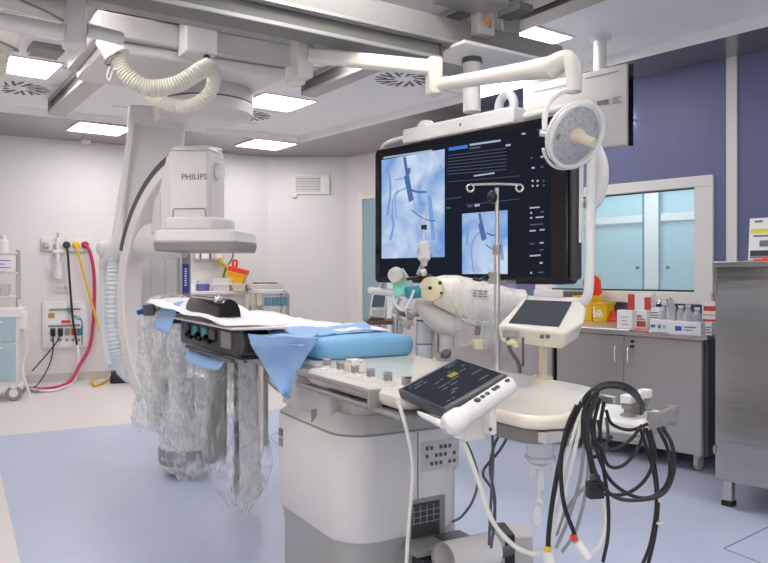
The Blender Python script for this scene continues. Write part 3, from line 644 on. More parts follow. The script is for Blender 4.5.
MB().box(top.x - .06, top.x + .06, 5.25, 5.42, 2.45, 2.6).build('mount_block', 'mid_grey', t, bev=.01)
MB().tube([P(571, 62, 5.3), P(576, 63, 5.3), P(580, 72, 5.3), P(580, 84, 5.35)], .015).build('cable', 'green', t)

# ------------------------------------------------------------------ injector on its stand beyond the table
ij = thing('contrast_injector', 'pale rounded contrast injector head wrapped in clear film before the big screen', 'injector', (P(447, 330, 3.15).x, 3.15, 0))
MB().cyl((.268, 3.15, .06), (.268, 3.15, 1.12), .033).build('stand_column', 'med_grey', ij)
m = MB()
for k in range(4): an = R(45 + 90 * k); m.tube([(.268, 3.15, .1), (.268 + .25 * math.cos(an), 3.15 + .25 * math.sin(an), .07)], .025, 8, smooth=False)
m.lathe((.268, 3.15, .05), (0, 0, 1), [(0, .06), (.08, .05), (.1, 0)]); m.build('stand_base', 'med_grey', ij)
for k in range(4): an = R(45 + 90 * k); q = V((.268 + .25 * math.cos(an), 3.15 + .25 * math.sin(an), .035)); MB().cyl(q + V((0, -.015, 0)), q + V((0, .015, 0)), .033).build('caster', 'dark_grey', ij)
m = MB(); rr = []
for px, py, Y, h_, w_ in ((431, 291, 3.12, .03, .03), (434, 291, 3.12, .06, .055), (442, 292, 3.12, .072, .07), (455, 295, 3.12, .085, .085), (470, 299, 3.12, .088, .09), (490, 302, 3.12, .082, .085), (508, 302, 3.14, .06, .07), (524, 300, 3.16, .045, .06), (527, 300, 3.16, .02, .03)):
    rr.append(m.ring(P(px, py, Y), (1, 0, -.08), w_, 22, (0, 1, 0), h_))
m.loft(rr).build('injector_head', 'cream_paint', ij)
m = MB(); rr = []
for px, py, h_, w_ in ((415, 303, .02, .04), (425, 310, .04, .05), (440, 320, .055, .06), (455, 326, .05, .06), (462, 326, .02, .04)): rr.append(m.ring(P(px, py, 3.14), (1, 0, -.4), w_, 16, (0, 1, 0), h_))
m.loft(rr).build('lower_arm', 'med_grey', ij)
MB().lathe(P(432, 289, 3.06), (-.35, -1, .1), [(-.05, .045), (0, .052), (.02, .05), (.028, .03), (.03, 0)], 24).build('drive_disc', 'knob_cream', ij)
for px, py in ((430, 288), (440, 283), (441, 293)): MB().ball(P(px, py, 2.995 if px == 430 else 3.03), .008).build('disc_screw', 'black', ij)
m = MB(); m.keep = True
lab = [P(472, 288, 3.022), P(489, 289, 3.022), P(489, 298, 3.022), P(472, 297, 3.022)]
m.hexa([p + V((0, .01, 0)) for p in lab], lab); m.m(1)
for k in range(3):
    f = lambda u, v: lab[0].lerp(lab[1], u).lerp(lab[3].lerp(lab[2], u), v) + V((0, -.002, 0))
    for u0, u1 in ((.05, .3), (.36, .62), (.68, .92)): m.quad(f(u0, .22 + .28 * k), f(u1, .22 + .28 * k), f(u1, .38 + .28 * k), f(u0, .38 + .28 * k))
m.build('type_label', ['med_white', 'black'], ij)
MB().slab([P(391, 275, 3.1), P(394, 298, 3.08), P(406, 294, 3.08), P(412, 287, 3.08), P(401, 270, 3.1)], .02).build('teal_cover', 'teal', ij, bev=.006)
MB().slab([P(390, 273, 3.085), P(393, 272, 3.085), P(403, 268, 3.085), P(414, 284, 3.085), P(411, 287, 3.085), P(401, 272, 3.085)], .03).build('cover_edge', 'med_grey', ij, bev=.004)
MB().lathe(P(396, 275, 3.06), (-.3, -1, 0), [(-.03, .03), (0, .034), (.02, .03), (.025, 0)]).build('joint_disc', 'med_grey', ij)
MB().cyl(P(406, 293, 3.06), P(424, 291, 3.08), .027).build('teal_collar', 'teal_dark', ij, bev=.004)
MB().cyl(P(407, 279, 3.04), P(432, 276, 3.07), .007).build('support_bar', 'black', ij)
m = MB(); m.cyl(P(424, 212, 3.04), P(424, 243, 3.04), .004); m.build('syringe_rod', 'chrome', ij); MB().cyl(P(424, 225, 3.04), P(424, 229.5, 3.04), .012).build('rod_collar', 'black', ij)
MB().lathe(P(424, 259, 3.04), (0, 0, 1), [(-.03, 0), (-.03, .012), (-.01, .016), (0, .026), (.06, .028), (.075, .02), (.08, 0)]).build('syringe_barrel', 'clear_soft', ij)
MB().cyl(P(426, 258, 3.04), P(426, 244, 3.04), .017).build('syringe_core', 'med_white', ij)
MB().slab([P(418, 246, 3.03), P(418, 255, 3.03), P(421, 255, 3.03), P(421, 246, 3.03)], .02).build('syringe_clip', 'mid_grey', ij)
MB().tube([P(424, 263, 3.04), P(421, 268, 3.04), P(418, 275, 3.04)], .009).build('nozzle', 'mid_grey', ij); MB().ball(P(423, 272, 3.04), .018).build('valve', 'chrome', ij)
# film sleeve over the head
m = MB(); rr = []
for i in range(15):
    k = i / 14; py = 280 + 66 * k; w_ = .13 - .05 * k * k + .01 * math.sin(9 * k); rings = []
    c_ = P(482 - 2 * k, py, 3.08 - .04 * k)
    n = 30; ring = []
    for j in range(n):
        an = 2 * math.pi * j / n; r = 1 + .16 * noise.noise(V((3 * math.cos(an), 3 * math.sin(an), 4 * k)))
        ring.append(m._v(c_ + V((math.cos(an) * w_ * r, math.sin(an) * (.115 - .05 * k) * r, 0))))
    rr.append(ring)
m.loft(rr, cap=False); m.build('film_sleeve', 'film_thin', ij, sharp=60)
MB().cyl(P(478, 340, 2.98), P(478, 349, 2.98), .024, .02).build('sleeve_tip', 'knob_cream', ij); MB().cyl(P(477, 335, 2.97), P(478, 326, 2.97), .012).build('sleeve_valve', 'print_grey', ij)
for i, pts in enumerate(([(392, 296), (396, 305), (404, 310), (410, 300), (414, 290)], [(400, 298), (397, 308), (399, 318), (408, 322), (416, 312)], [(409, 296), (404, 305), (408, 316), (413, 325)], [(388, 297), (393, 306), (392, 314), (402, 318)])):
    o = MB().tube([P(a_, b_, 3.02 + .02 * i) for a_, b_ in pts], .006 + .001 * (i % 2), 7).build('thin_tube', ['hose_blue', 'cable_grey', 'hose_blue', 'cable_white'][i])
    tag(o, ['pale thin tube looping under the teal cover', 'grey tube hanging in a loop below the injector joint', 'bluish thin tube dropping beside the injector arm', 'white thin tube curled under the joint disc'][i], 'tube', 'tubes tangled under the injector')
for i, (x0, y0, x1, y1) in enumerate(((407, 312, 416, 330), (399, 322, 412, 334))):
    t = thing('transducer_clamp', ['grey clamp hanging from the tubes below the injector', 'lower grey clamp hanging just above the blue pad'][i], 'clamp', P(x0, y1, 3.0))
    MB().slab([P(x0, y0, 3.0), P(x0, y1, 3.0), P(x0 + 4, y1, 3.0), P(x0 + 4, y0, 3.0)], .03).build('jaw', 'mid_grey', t, bev=.004); MB().cyl(P(x0 + 2, y0 + 3, 2.98), P(x1, y0, 3.0), .014).build('screw', 'mid_grey', t)

# IV pole on the far rail
ax = P(497, 350, 2.72); t = thing('iv_pole', 'slim steel infusion pole with a two-hook crossbar in front of the screen', 'infusion pole', (ax.x, ax.y, .9))
MB().cyl((ax.x, ax.y, .86), (ax.x, ax.y, 1.40), .0105).build('lower_tube', 'steel', t); MB().cyl((ax.x, ax.y, 1.40), (ax.x, ax.y, 1.62), .007).build('upper_tube', 'steel', t)
MB().cyl((ax.x, ax.y, 1.375), (ax.x, ax.y, 1.41), .016).build('tube_collar', 'mid_grey', t)
m = MB(); Y = ax.y; m.tube([P(473, 184.5, Y), P(497, 184, Y), P(517, 184.5, Y)], .0042, 8); m.torus(P(470.5, 188, Y), (0, 1, 0), .013, .0036, 24, 8); m.torus(P(519.5, 188, Y), (0, 1, 0), .013, .0036, 24, 8); m.build('hook_bar', 'steel', t)
MB().ball(P(492.5, 197, Y - .01), .018, sz=1.4).build('clamp_knob', 'black', t)
MB().box(ax.x - .02, ax.x + .02, ax.y - .02, ax.y + .03, .88, .94).build('rail_clamp', 'mid_grey', t, bev=.004)
m = MB(); m.box(ax.x - .03, ax.x - .005, Y - .02, Y + .02, P(0, 284, Y).z, P(0, 272, Y).z); m.build('tube_clip', 'mid_grey', t)
MB().tube([P(496, 278, Y), P(486, 277, Y), P(480, 280, Y), P(474, 279, Y + .03)], .006, 7).build('clip_cable', 'black', t)

# tilted touch module on its post
TM = [P(497, 325, 2.40), P(566, 333, 2.30), P(581, 301, 2.50), P(521, 299, 2.60)]
t = thing('touch_module', 'tilted cream touch module with a dark screen on a post by the table', 'control panel', PZ(543, 378, .95))
n_ = (TM[1] - TM[0]).cross(TM[3] - TM[0]).normalized(); n_ = n_ if n_.z > 0 else -n_
E = [TM[0], TM[1], P(584, 322, 2.37), P(588, 308, 2.47), TM[2] + V((-.0, 0, 0)), TM[3]]
dn = V((0, .03, -.062))
m = MB(); m.hexa([p + dn + (sum(TM, V()) / 4 - p) * .10 for p in E], E); m.build('housing', 'cream_paint', t, bev=.012, seg=3)
f = lambda u, v: TM[0].lerp(TM[1], u).lerp(TM[3].lerp(TM[2], u), v) + n_ * .0025
m = MB(); m.hexa([f(.14, .10) - n_ * .006, f(.86, .16) - n_ * .006, f(.86, .95) - n_ * .006, f(.10, .95) - n_ * .006], [f(.14, .10), f(.86, .16), f(.86, .95), f(.10, .95)]); m.build('touch_screen', 'touch_dark', t)
q = PZ(543, 378, .95); MB().cyl((q.x, q.y, .9), (q.x, q.y, 1.12), .014).build('post', 'beige', t); MB().box(q.x - .03, q.x + .03, q.y - .02, q.y + .03, .9, .957).build('post_foot', 'beige', t, bev=.004)
for px in (542, 548): MB().ball(P(px, 336.5, 2.335), .007).build('socket', 'dark_grey', t)
MB().slab([P(504, 331, 2.37), P(504, 338, 2.37), P(518, 338, 2.37), P(518, 331, 2.37)], .03).build('plug', 'mid_grey', t, bev=.003)
MB().tube([P(508, 338, 2.37), P(510, 350, 2.38), P(518, 362, 2.4), P(520, 372, 2.42)], .007, 7).build('lead', 'dark_grey', t)
MB().cyl(P(523, 338, 2.36), P(523, 366, 2.42), .004).build('thin_lead', 'dark_grey', t)
MB().tube([P(508, 343, 2.37), P(513, 342, 2.36), P(516, 346, 2.37)], .009, 8).build('yellow_plug', 'knob_cream', t)

# things standing behind the table under the screen
t = thing('steel_trolley', 'steel frame trolley behind the blue pad under the screen', 'trolley', P(422, 471, 4.9), 0)
Y = 4.9; xa, xb = P(392, 0, Y).x, P(438.5, 0, Y).x; zt = P(0, 312, Y).z
MB().box(xa, xb, Y - .02, Y + .5, zt - .03, zt).build('top_shelf', 'brown_edge', t, bev=.004); MB().box(xa, xb, Y - .0, Y + .5, .72, .745).build('lower_shelf', 'steel', t, bev=.004)
for x in (xa + .02, xb - .02):
    MB().cyl((x, Y + .0, .06), (x, Y + .0, 1.12 if x == xa + .02 else zt), .022).build('leg', 'steel', t)
for x in (xa + .02, xb - .02): MB().cyl((x, Y + .46, .06), (x, Y + .46, zt), .02).build('leg', 'steel', t); MB().ball((x, Y, .04), .04).build('caster', 'dark_grey', t); MB().ball((x, Y + .46, .04), .04).build('caster', 'dark_grey', t)
t = thing('carton', 'tall pale lilac carton on the shelf behind the pad', 'box', (P(424, 0, 4.98).x, 4.98, .745))
MB().box(P(417, 0, 5).x, P(431, 0, 5).x, 4.95, 5.15, .745, P(0, 321, 5).z).build('carton_body', 'paper', t, bev=.003); MB().box(P(416.6, 0, 5).x, P(431.4, 0, 5).x, 4.947, 5.15, P(0, 344, 5).z, P(0, 343, 5).z).build('strap', 'dark_grey', t)
t = thing('patient_monitor', 'small white patient monitor with a dark screen on the trolley', 'monitor', (P(379, 0, 4.97).x, 4.97, zt))
MB().slab([P(372, 293, 4.97), P(369, 316, 4.9), P(385, 318, 4.9), P(387, 292, 4.97)], .08).build('case', 'white_paint', t, bev=.01)
MB().slab([P(374, 295, 4.955), P(371.5, 307, 4.92), P(384, 306.5, 4.92), P(385.5, 294, 4.955)], .006).build('screen', 'touch_dark', t)
MB().slab([P(372.5, 310, 4.905), P(372, 314, 4.895), P(383, 314.5, 4.895), P(383.5, 310, 4.905)], .006).build('key_strip', 'med_grey', t, bev=.002)
t = thing('patient_monitor_shelf', 'brown-edged shelf under the small white patient monitor', 'shelf', (P(386, 0, 4.97).x, 4.97, P(0, 318, 4.97).z - .03))
MB().box(P(366, 0, 5).x, P(392, 0, 5).x, 4.88, 5.15, P(0, 319, 5).z - .03, P(0, 319, 5).z - .004).build('board', 'brown_edge', t, bev=.003); MB().cyl((P(378, 0, 5).x, 5.0, 0), (P(378, 0, 5).x, 5.0, .98), .02).build('leg', 'steel', t)
for i, (px, py, k, l) in enumerate(((441.5, 331, 'paper', 'small white box with black marks beside the trolley leg'), (442, 341, 'red', 'small red box stacked below the white one by the trolley leg'), (443, 351, 'paper', 'low white box at the back of the table by the trolley leg'))):
    t = thing('supply_box', l, 'box', P(px, py + 4, 4.95), 0, 'supply boxes by the trolley'); q = P(px, py, 4.98)
    MB().cbox(q, .07, .05, .06).build('box_body', k, t, bev=.003); MB().cbox(q + V((-.008, -.027, .0)), .022, .004, .022).build('mark', 'black', t)
t = thing('supply_shelf', 'narrow steel shelf rack holding small boxes behind the table', 'shelf', (P(442, 0, 5).x, 4.98, .7))
for py in (336, 346, 356): MB().box(P(439.6, 0, 5).x, P(452, 0, 5).x, 4.945, 5.2, P(0, py - .9, 4.98).z - .012, P(0, py - .9, 4.98).z).build('shelf_board', 'steel', t)
for px in (453.5,): MB().box(P(452, 0, 5).x, P(455, 0, 5).x, 4.94, 5.2, 0, 1.02).build('side_panel', 'steel_dark', t)
t = thing('clip_stand', 'grey valve and clip lying at the far edge of the table', 'clip', PZ(446, 356, .95))
MB().cyl(PZ(437, 356, .975), PZ(449, 352, .975), .012).build('body', 'mid_grey', t); MB().ball(PZ(446, 354, .98), .02).build('knob', 'dark_grey', t); MB().tube([PZ(434, 358, .965), PZ(437, 355, .97), PZ(441, 357, .965)], .006).build('hook', 'steel', t)
# ------------------------------------------------------------------ patient table (axes: x across, y towards the head end)
PC, DC = 1.472, 2.73
def rr2(x0, x1, y0, y1, r, k=6):
    o = []
    for cx, cy, a0 in ((x1 - r, y1 - r, 0), (x0 + r, y1 - r, 90), (x0 + r, y0 + r, 180), (x1 - r, y0 + r, 270)):
        for i in range(k + 1): a = R(a0 + 90 * i / k); o.append((cx + r * math.cos(a), cy + r * math.sin(a)))
    return o
def lo_ft(T, specs):            # stack of rounded rectangles: (x0,x1,y0,y1,r,z)
    m = MB(T); rings = [[m._v((x, y, z)) for x, y in rr2(a, b, c, d, r)] for a, b, c, d, r, z in specs]; return m.loft(rings)
tb = thing('patient_table', 'cream-topped patient table on a thick pale pedestal with rounded corners', 'operating table', TBL @ V((PC, DC, 0)), 30)
X0, X1, Y0, Y1 = 1.195, 1.735, 2.355, 3.08
lo_ft(TBL, [(X0 + .016, X1 - .024, Y0 + .024, Y1 - .016, .12, .003), (X0 + .016, X1 - .024, Y0 + .024, Y1 - .016, .12, .035)]).build('plinth', 'brown_edge', tb)
lo_ft(TBL, [(X0 + .022, X1 - .03, Y0 + .03, Y1 - .022, .12, .035), (X0 + .022, X1 - .03, Y0 + .03, Y1 - .022, .12, .25), (X0 + .012, X1 - .012, Y0 + .012, Y1 - .012, .13, .325)]).build('skirt', 'skirt_grey', tb)
lo_ft(TBL, [(X0 + .008, X1 - .008, Y0 + .008, Y1 - .008, .135, .32), (X0, X1, Y0, Y1, .14, .34), (X0, X1, Y0, Y1, .14, .700), (X0 + .006, X1 - .006, Y0 + .006, Y1 - .006, .135, .712)]).build('pedestal_body', 'med_white', tb)
lo_ft(TBL, [(X0 + .008, X1 - .008, Y0 + .008, Y1 - .008, .13, .715), (X0 + .06, X1 - .06, Y0 + .055, Y1 - .06, .1, .77), (X0 + .065, X1 - .065, Y0 + .06, Y1 - .06, .1, .775)]).build('pedestal_shoulder', 'med_white', tb)
lo_ft(TBL, [(X0 + .004, X1 - .004, Y0 + .004, Y1 - .004, .135, .709), (X0 + .004, X1 - .004, Y0 + .004, Y1 - .004, .135, .716)]).build('shoulder_joint', 'mid_grey', tb)
lo_ft(TBL, [(X0 + .035, X1 - .035, Y0 + .2, Y1 - .05, .02, .745), (X0 + .035, X1 - .035, Y0 + .2, Y1 - .05, .02, .885)]).build('lift_block', 'med_grey', tb)
lo_ft(TBL, [(X0 + .085, X1 - .085, Y0 + .075, Y0 + .3, .05, .77), (X0 + .085, X1 - .085, Y0 + .075, Y0 + .3, .05, .85)]).build('lift_block_end', 'med_grey', tb)
MB(TBL).box(1.20, 1.70, 2.12, 2.75, .85, .862).build('lift_plate', 'mid_grey', tb, bev=.004)
MB(TBL).box(X0 + .012, X0 + .07, 2.66, 2.664, .72, .772).build('shoulder_seam', 'mid_grey', tb)
m = MB(TBL); m.box(1.505, 1.509, Y0 - .001, Y0 + .001, .335, .705); m.build('end_seam', 'dark_grey', tb)
for z in (.615, .575): MB(TBL).box(X0 - .003, X0 + .001, 3.0 - .075, 3.0 - .035, z, z + .033).build('sign_plate', 'dark_grey' if z > .6 else 'mid_grey', tb)
MB(TBL).box(1.525, 1.695, Y0 - .004, Y0 + .002, .555, .665).build('connector_panel', 'med_grey', tb)
m = MB(TBL)
for i in range(7):
    for j in range(3):
        if (i * 3 + j) % 4: m.box(1.54 + .021 * i, 1.55 + .021 * i, Y0 - .009, Y0 - .004, .575 + .03 * j, .588 + .03 * j)
m.build('connector_socket', 'dark_grey', tb)
MB(TBL).box(1.47, 1.63, Y0 - .006, Y0 + .004, .30, .455).build('service_recess', 'mid_grey', tb, bev=.004); MB(TBL).box(1.475, 1.60, Y0 - .009, Y0 - .002, .31, .44).build('recess_back', 'charcoal', tb)
m = MB(TBL)
for k in range(4): m.box(1.48 + .03 * k, 1.484 + .03 * k, Y0 - .012, Y0 - .009, .36, .43)
for k in range(3): m.box(1.478, 1.597, Y0 - .012, Y0 - .009, .365 + .022 * k, .368 + .022 * k)
m.build('recess_grid', 'mid_grey', tb)
MB(TBL).box(1.44, 1.62, Y0 - .10, Y0 + .01, .275, .30).build('cable_tray', 'mid_grey', tb, bev=.004)
MB(TBL).box(1.58, 1.70, Y0 - .09, Y0 + .0, .235, .31).build('foot_bracket', 'dark_grey', tb, bev=.01); MB(TBL).box(1.50, 1.68, Y0 - .04, Y0 + .05, .06, .24).build('foot_box', 'charcoal', tb, bev=.01)
# top
END = [(1.215, 1.50), (1.222, 1.42), (1.25, 1.385), (1.31, 1.37), (1.38, 1.40), (1.46, 1.47), (1.55, 1.55), (1.66, 1.62), (1.72, 1.67), (1.735, 1.73)]
TOP = END + [(1.735, 4.55), (1.69, 4.66), (1.26, 4.66), (1.215, 4.55)]
MB(TBL).prism(TOP, .915, .95).build('tabletop', 'tabletop', tb, bev=.012, seg=3, sharp=50)
ins = [(1.472 + (x - 1.472) * .95, y + (.02 if y < 2 else -.02)) for x, y in TOP]
MB(TBL).prism(ins, .875, .915).build('top_frame', 'frame_grey', tb, bev=.006)
for x0, x1 in ((1.185, 1.20), (1.75, 1.765)): MB(TBL).box(x0, x1, 1.62, 4.3, .895, .925).build('side_rail', 'steel', tb, bev=.003)
for x0, x1 in ((1.20, 1.22), (1.733, 1.75)):
    m = MB(TBL)
    for y in (1.7, 2.3, 2.9, 3.5, 4.1): m.box(x0, x1, y - .02, y + .02, .9, .92)
    m.build('rail_spacer', 'mid_grey', tb)
MB(TBL).box(1.25, 1.31, 1.372, 1.40, .885, .91).build('end_plate', 'med_grey', tb)

# ------------------------------------------------------------------ control module along the near rail
TBM = TBL @ Matrix.Translation((.028, 0, .018))
t = thing('control_module', 'long white control module with six grey knobs along the near table rail', 'control panel', TBM @ V((1.13, 2.15, .90)), 30)
lo_ft(TBM, [(1.09, 1.185, 1.83, 2.50, .03, .89), (1.08, 1.185, 1.82, 2.51, .04, .905), (1.08, 1.185, 1.82, 2.51, .04, .925), (1.09, 1.18, 1.83, 2.50, .03, .937)]).build('housing', 'cream_paint', t)
MB(TBM).box(1.06, 1.18, 1.80, 2.35, .868, .88).build('base_plate', 'mid_grey', t, bev=.004); MB(TBM).box(1.12, 1.18, 1.84, 2.48, .88, .89).build('mount', 'mid_grey', t)
m = MB(TBM); m.box(1.045, 1.06, 1.96, 2.50, .918, .936); m.build('guard_bar', 'rail_grey', t, bev=.005); MB(TBM).box(1.045, 1.06, 1.96, 2.50, .877, .888).build('guard_lower_bar', 'rail_grey', t, bev=.004)
for y in (1.95, 2.49): MB(TBM).box(1.045, 1.095, y, y + .014, .877, .936).build('guard_bracket', 'rail_grey', t, bev=.004)
for k, y in enumerate((1.88, 1.99, 2.10, 2.21, 2.32, 2.43)):
    q = TBM @ V((1.135, y, .937)); kb = MB().lathe(q, (0, 0, 1), [(0, .022), (.006, .022), (.008, .012), (.018, .011)], 16).build('knob_base', 'med_white', t)
    MB(TBM).box(1.124, 1.146, y - .011, y + .011, .952, .974).build('knob_lever', 'mid_grey', kb, bev=.003); MB(TBM).box(1.123, 1.147, y - .0115, y + .0115, .974, .979).build('knob_cap', 'chrome', kb)
q = TBL @ V((1.24, 2.36, .95)); t = thing('rail_clamp', 'small cream clamp block on the table edge by the knobs', 'clamp', q, 30); MB(TBL).box(1.205, 1.275, 2.33, 2.39, .95, .985).build('block', 'cream_paint', t, bev=.005); MB(TBL).box(1.215, 1.265, 2.335, 2.385, .985, .998).build('cap', 'med_white', t, bev=.004)

# ------------------------------------------------------------------ touch tablet at the near corner
A = [P(397, 389, 2.14), P(445, 411, 1.904), None, P(456, 357, 2.23)]; A[2] = A[1] + A[3] - A[0]
t = thing('touch_tablet', 'dark tilted touch tablet with a white key handle at the table corner', 'control panel', TBL @ V((1.16, 1.62, .9)), 30)
MB().slab(A, .034).build('tablet_body', 'charcoal', t, bev=.008, seg=3)
n_ = (A[1] - A[0]).cross(A[2] - A[0]).normalized()
ft = lambda u, v, k=.002: A[0].lerp(A[1], u).lerp(A[3].lerp(A[2], u), v) + n_ * k
MB().hexa([ft(.08, .04, -.003), ft(.90, .05, -.003), ft(.90, .96, -.003), ft(.08, .96, -.003)], [ft(.08, .04), ft(.90, .05), ft(.90, .96), ft(.08, .96)]).build('tablet_screen', 'tab_dark', t)
m = MB(); m.keep = True
def bit(u, v, du, dv, i): m.m(i).quad(ft(u, v, .003), ft(u, v + dv, .003), ft(u + du, v + dv, .003), ft(u + du, v, .003))
bit(.34, .56, .10, .13, 1)
for u, v, dv in ((.12, .70, .12), (.17, .72, .10), (.12, .84, .07), (.28, .62, .05), (.35, .44, .05), (.37, .34, .07), (.40, .72, .10), (.48, .52, .12), (.50, .30, .12), (.50, .44, .05), (.58, .30, .08), (.58, .44, .10), (.15, .08, .05), (.15, .18, .14), (.22, .12, .12), (.22, .27, .05), (.70, .34, .10), (.75, .30, .06), (.86, .14, .05), (.86, .22, .04), (.80, .70, .15), (.60, .75, .16), (.30, .84, .06)): bit(u, v, .018, dv, 0)
m.build('screen_marks', ['tab_text', 'tab_yellow'], t)
HA, HB = P(447, 427, 1.80), P(514, 383, 1.85)
m = MB(); rr = []
for k, w_, h_ in ((-.03, .014, .012), (.0, .027, .022), (.06, .031, .027), (.2, .03, .026), (.26, .024, .02), (.3, .024, .02), (.97, .022, .018), (1.0, .016, .012)):
    rr.append(m.ring(HA.lerp(HB, k), HB - HA, w_, 16, (0, 0, 1), h_))
    rr[-1] = rr[-1]
hb = m.loft(rr).build('key_handle', 'white_paint', t)
m = MB()
for k in (.45, .53, .60, .70, .75, .90): q = HA.lerp(HB, k) + V((-.002, -.010, .0185)); MB().ball(q, .007 if k != .45 else .009, 10, .7).build('key', 'dark_grey', hb)
q = P(472, 422, 1.87); MB(FR(q, 30)).box(-.035, .035, -.02, .04, -.045, .03).build('clamp_block', 'cream_paint', t, bev=.008)
q = P(486, 416, 1.86); MB(FR(q, 30)).box(-.006, .016, -.025, .02, -.045, .03).build('clamp_jaw', 'med_white', t, bev=.005)
m = MB(FR(P(486, 420, 1.85), 30)); m.ball((.0, -.018, -.02), .005, 8); m.build('clamp_screw', 'dark_grey', t)
MB().slab([P(415, 409, 1.98), P(417, 414, 1.96), P(438, 425, 1.87), P(441, 419, 1.88)], .03).build('lead_plug', 'white_paint', t, bev=.006)
MB().slab([P(440, 426, 1.90), P(441, 432, 1.89), P(462, 434, 1.86), P(460, 425, 1.87)], .03).build('swivel', 'med_grey', t, bev=.006)

# ------------------------------------------------------------------ second control module at the foot end
t = thing('control_module', 'white corner control module with three knobs under a heap of black cable', 'control panel', TBL @ V((1.562, 1.432, .90)), 50)
T = TBL @ Matrix.Translation((1.562, 1.432, 0)) @ Matrix.Rotation(R(20), 4, 'Z')
m = MB(T); r_ = [[m._v((x, y, z)) for x, y in rr2(-a, a, -b, b, .035)] for a, b, z in ((.095, .095, .885), (.105, .105, .895), (.105, .105, .918), (.095, .095, .928))]; m.loft(r_).build('housing', 'white_paint', t)
MB(T).box(-.10, .10, -.10, .10, .872, .885).build('base_plate', 'mid_grey', t, bev=.003)
MB(T).box(-.05, .10, -.130, -.117, .905, .945).build('guard_bar', 'rail_grey', t, bev=.004)
for x in (-.05, .085): MB(T).box(x, x + .015, -.130, -.10, .89, .945).build('guard_bracket', 'rail_grey', t, bev=.003)
for x, y in ((-.05, -.05), (.01, -.05), (.07, -.05)):
    kb = MB(T).lathe((x, y, .928), (0, 0, 1), [(0, .02), (.006, .02), (.008, .011), (.02, .01)], 16).build('knob_base', 'mid_grey', t)
    MB(T).box(x - .013, x + .013, y - .012, y + .012, .948, .962).build('knob_neck', 'mid_grey', kb); MB(T).box(x - .017, x + .017, y - .015, y + .015, .962, .985).build('knob_cap', 'white_paint', kb, bev=.003)
for k in range(4): MB(T).ball((-.08 + .045 * k, .06, .929), .008, 8, .4).build('key', 'med_grey', t)
MB(T).box(-.10, .02, .06, .16, .86, .878).build('rail_hook', 'steel_dark', t)

# ------------------------------------------------------------------ pad, drapes, side tray
def cushion(T, x0, x1, y0, y1, z0, z1, r, k=6):
    m = MB(T); rings = []; e = (z1 - z0) / 2
    for i in range(k + 1):
        a = -math.pi / 2 + math.pi * i / k; ins_ = e * .45 * (1 - math.cos(a)); z = (z0 + z1) / 2 + e * math.sin(a)
        rings.append([m._v((x, y, z)) for x, y in rr2(x0 + ins_, x1 - ins_, y0 + ins_, y1 - ins_, r)])
    return m.loft(rings)
t = tag(cushion(TBL, 1.27, 1.745, 2.72, 4.6, .951, 1.035, .06).build('table_pad', 'pad_blue', sub=0, sharp=60), 'thick blue vinyl pad lying on the cream table top', 'mattress')
def cloth(name, m_, fn, nu, nv, label, cat, th=.004):
    o = MB(); o.grid(fn, nu, nv); return tag(o.build(name, m_, solid=th, sharp=180), label, cat)
def bump(x, y, a=.008, s=9, o=0): return a * noise.noise(V((x * s, y * s, o)))
def fx(u, v):                    # white sheet on the pad
    x = 1.235 + .50 * u; y = 2.98 + 1.55 * v
    z = 1.047 + .012 * noise.noise(V((x * 6, y * 5, 1))) + .008 * noise.noise(V((x * 17, y * 17, 2))) + .03 * max(0, v - .6) * 2
    return TBL @ V((x + .03 * noise.noise(V((y * 4, 3, 3))), y + .06 * noise.noise(V((x * 6, 7, 1))), z))
cloth('sheet', 'drape_white', fx, 30, 60, 'crumpled white sheet spread over the blue table pad', 'sheet')
def fx(u, v):                    # blue fold along the foot edge of the sheet and the far side
    x = 1.22 + .50 * u; y = 2.84 + .34 * v + .17 * u
    k = abs(math.sin(3.1 * u + 1.3)); z = 1.041 + .03 * (1 - abs(2 * v - 1)) * (.35 + .65 * k) + .006 * noise.noise(V((x * 22, y * 22, 5)))
    return TBL @ V((x, y + .03 * noise.noise(V((x * 7, 1, 1))), z))
cloth('drape', 'drape_blue', fx, 34, 14, 'rumpled pale blue drape folded across the table pad', 'drape')
PA = [(P(252, 333, 3.04), P(320, 338, 2.70)), (P(256, 343, 3.02), P(311, 352, 2.77)), (P(270, 364, 3.08), P(304, 366, 2.82)), (P(288, 394, 2.96), P(292, 397, 2.94))]
def fx(u, v):
    k = v * 3; i = min(2, int(k)); f_ = k - i; a0, b0 = PA[i]; a1, b1 = PA[i + 1]
    L_, R_ = a0.lerp(a1, f_), b0.lerp(b1, f_); q = L_.lerp(R_, u)
    return q + V((-.02, -.05, 0)) * (math.sin(u * 5 + v * 2) * .4 + .5) + V((0, 0, .010 * noise.noise(V((u * 6, v * 6, 2)))))
cloth('drape', 'drape_blue', fx, 22, 22, 'pale blue drape hanging in a pointed fold off the table side', 'drape')
def fx(u, v):
    x = 1.10 + .28 * u; y = 2.50 + .45 * u + (.68 - .25 * u) * v
    z = 1.046 - max(0, 1.2 - x) * .12 + .008 * noise.noise(V((x * 16, y * 12, 9)))
    return TBL @ V((x, y, z))
cloth('drape', 'drape_blue', fx, 16, 22, 'pale blue drape lying over the pad edge above the hanging fold', 'drape')

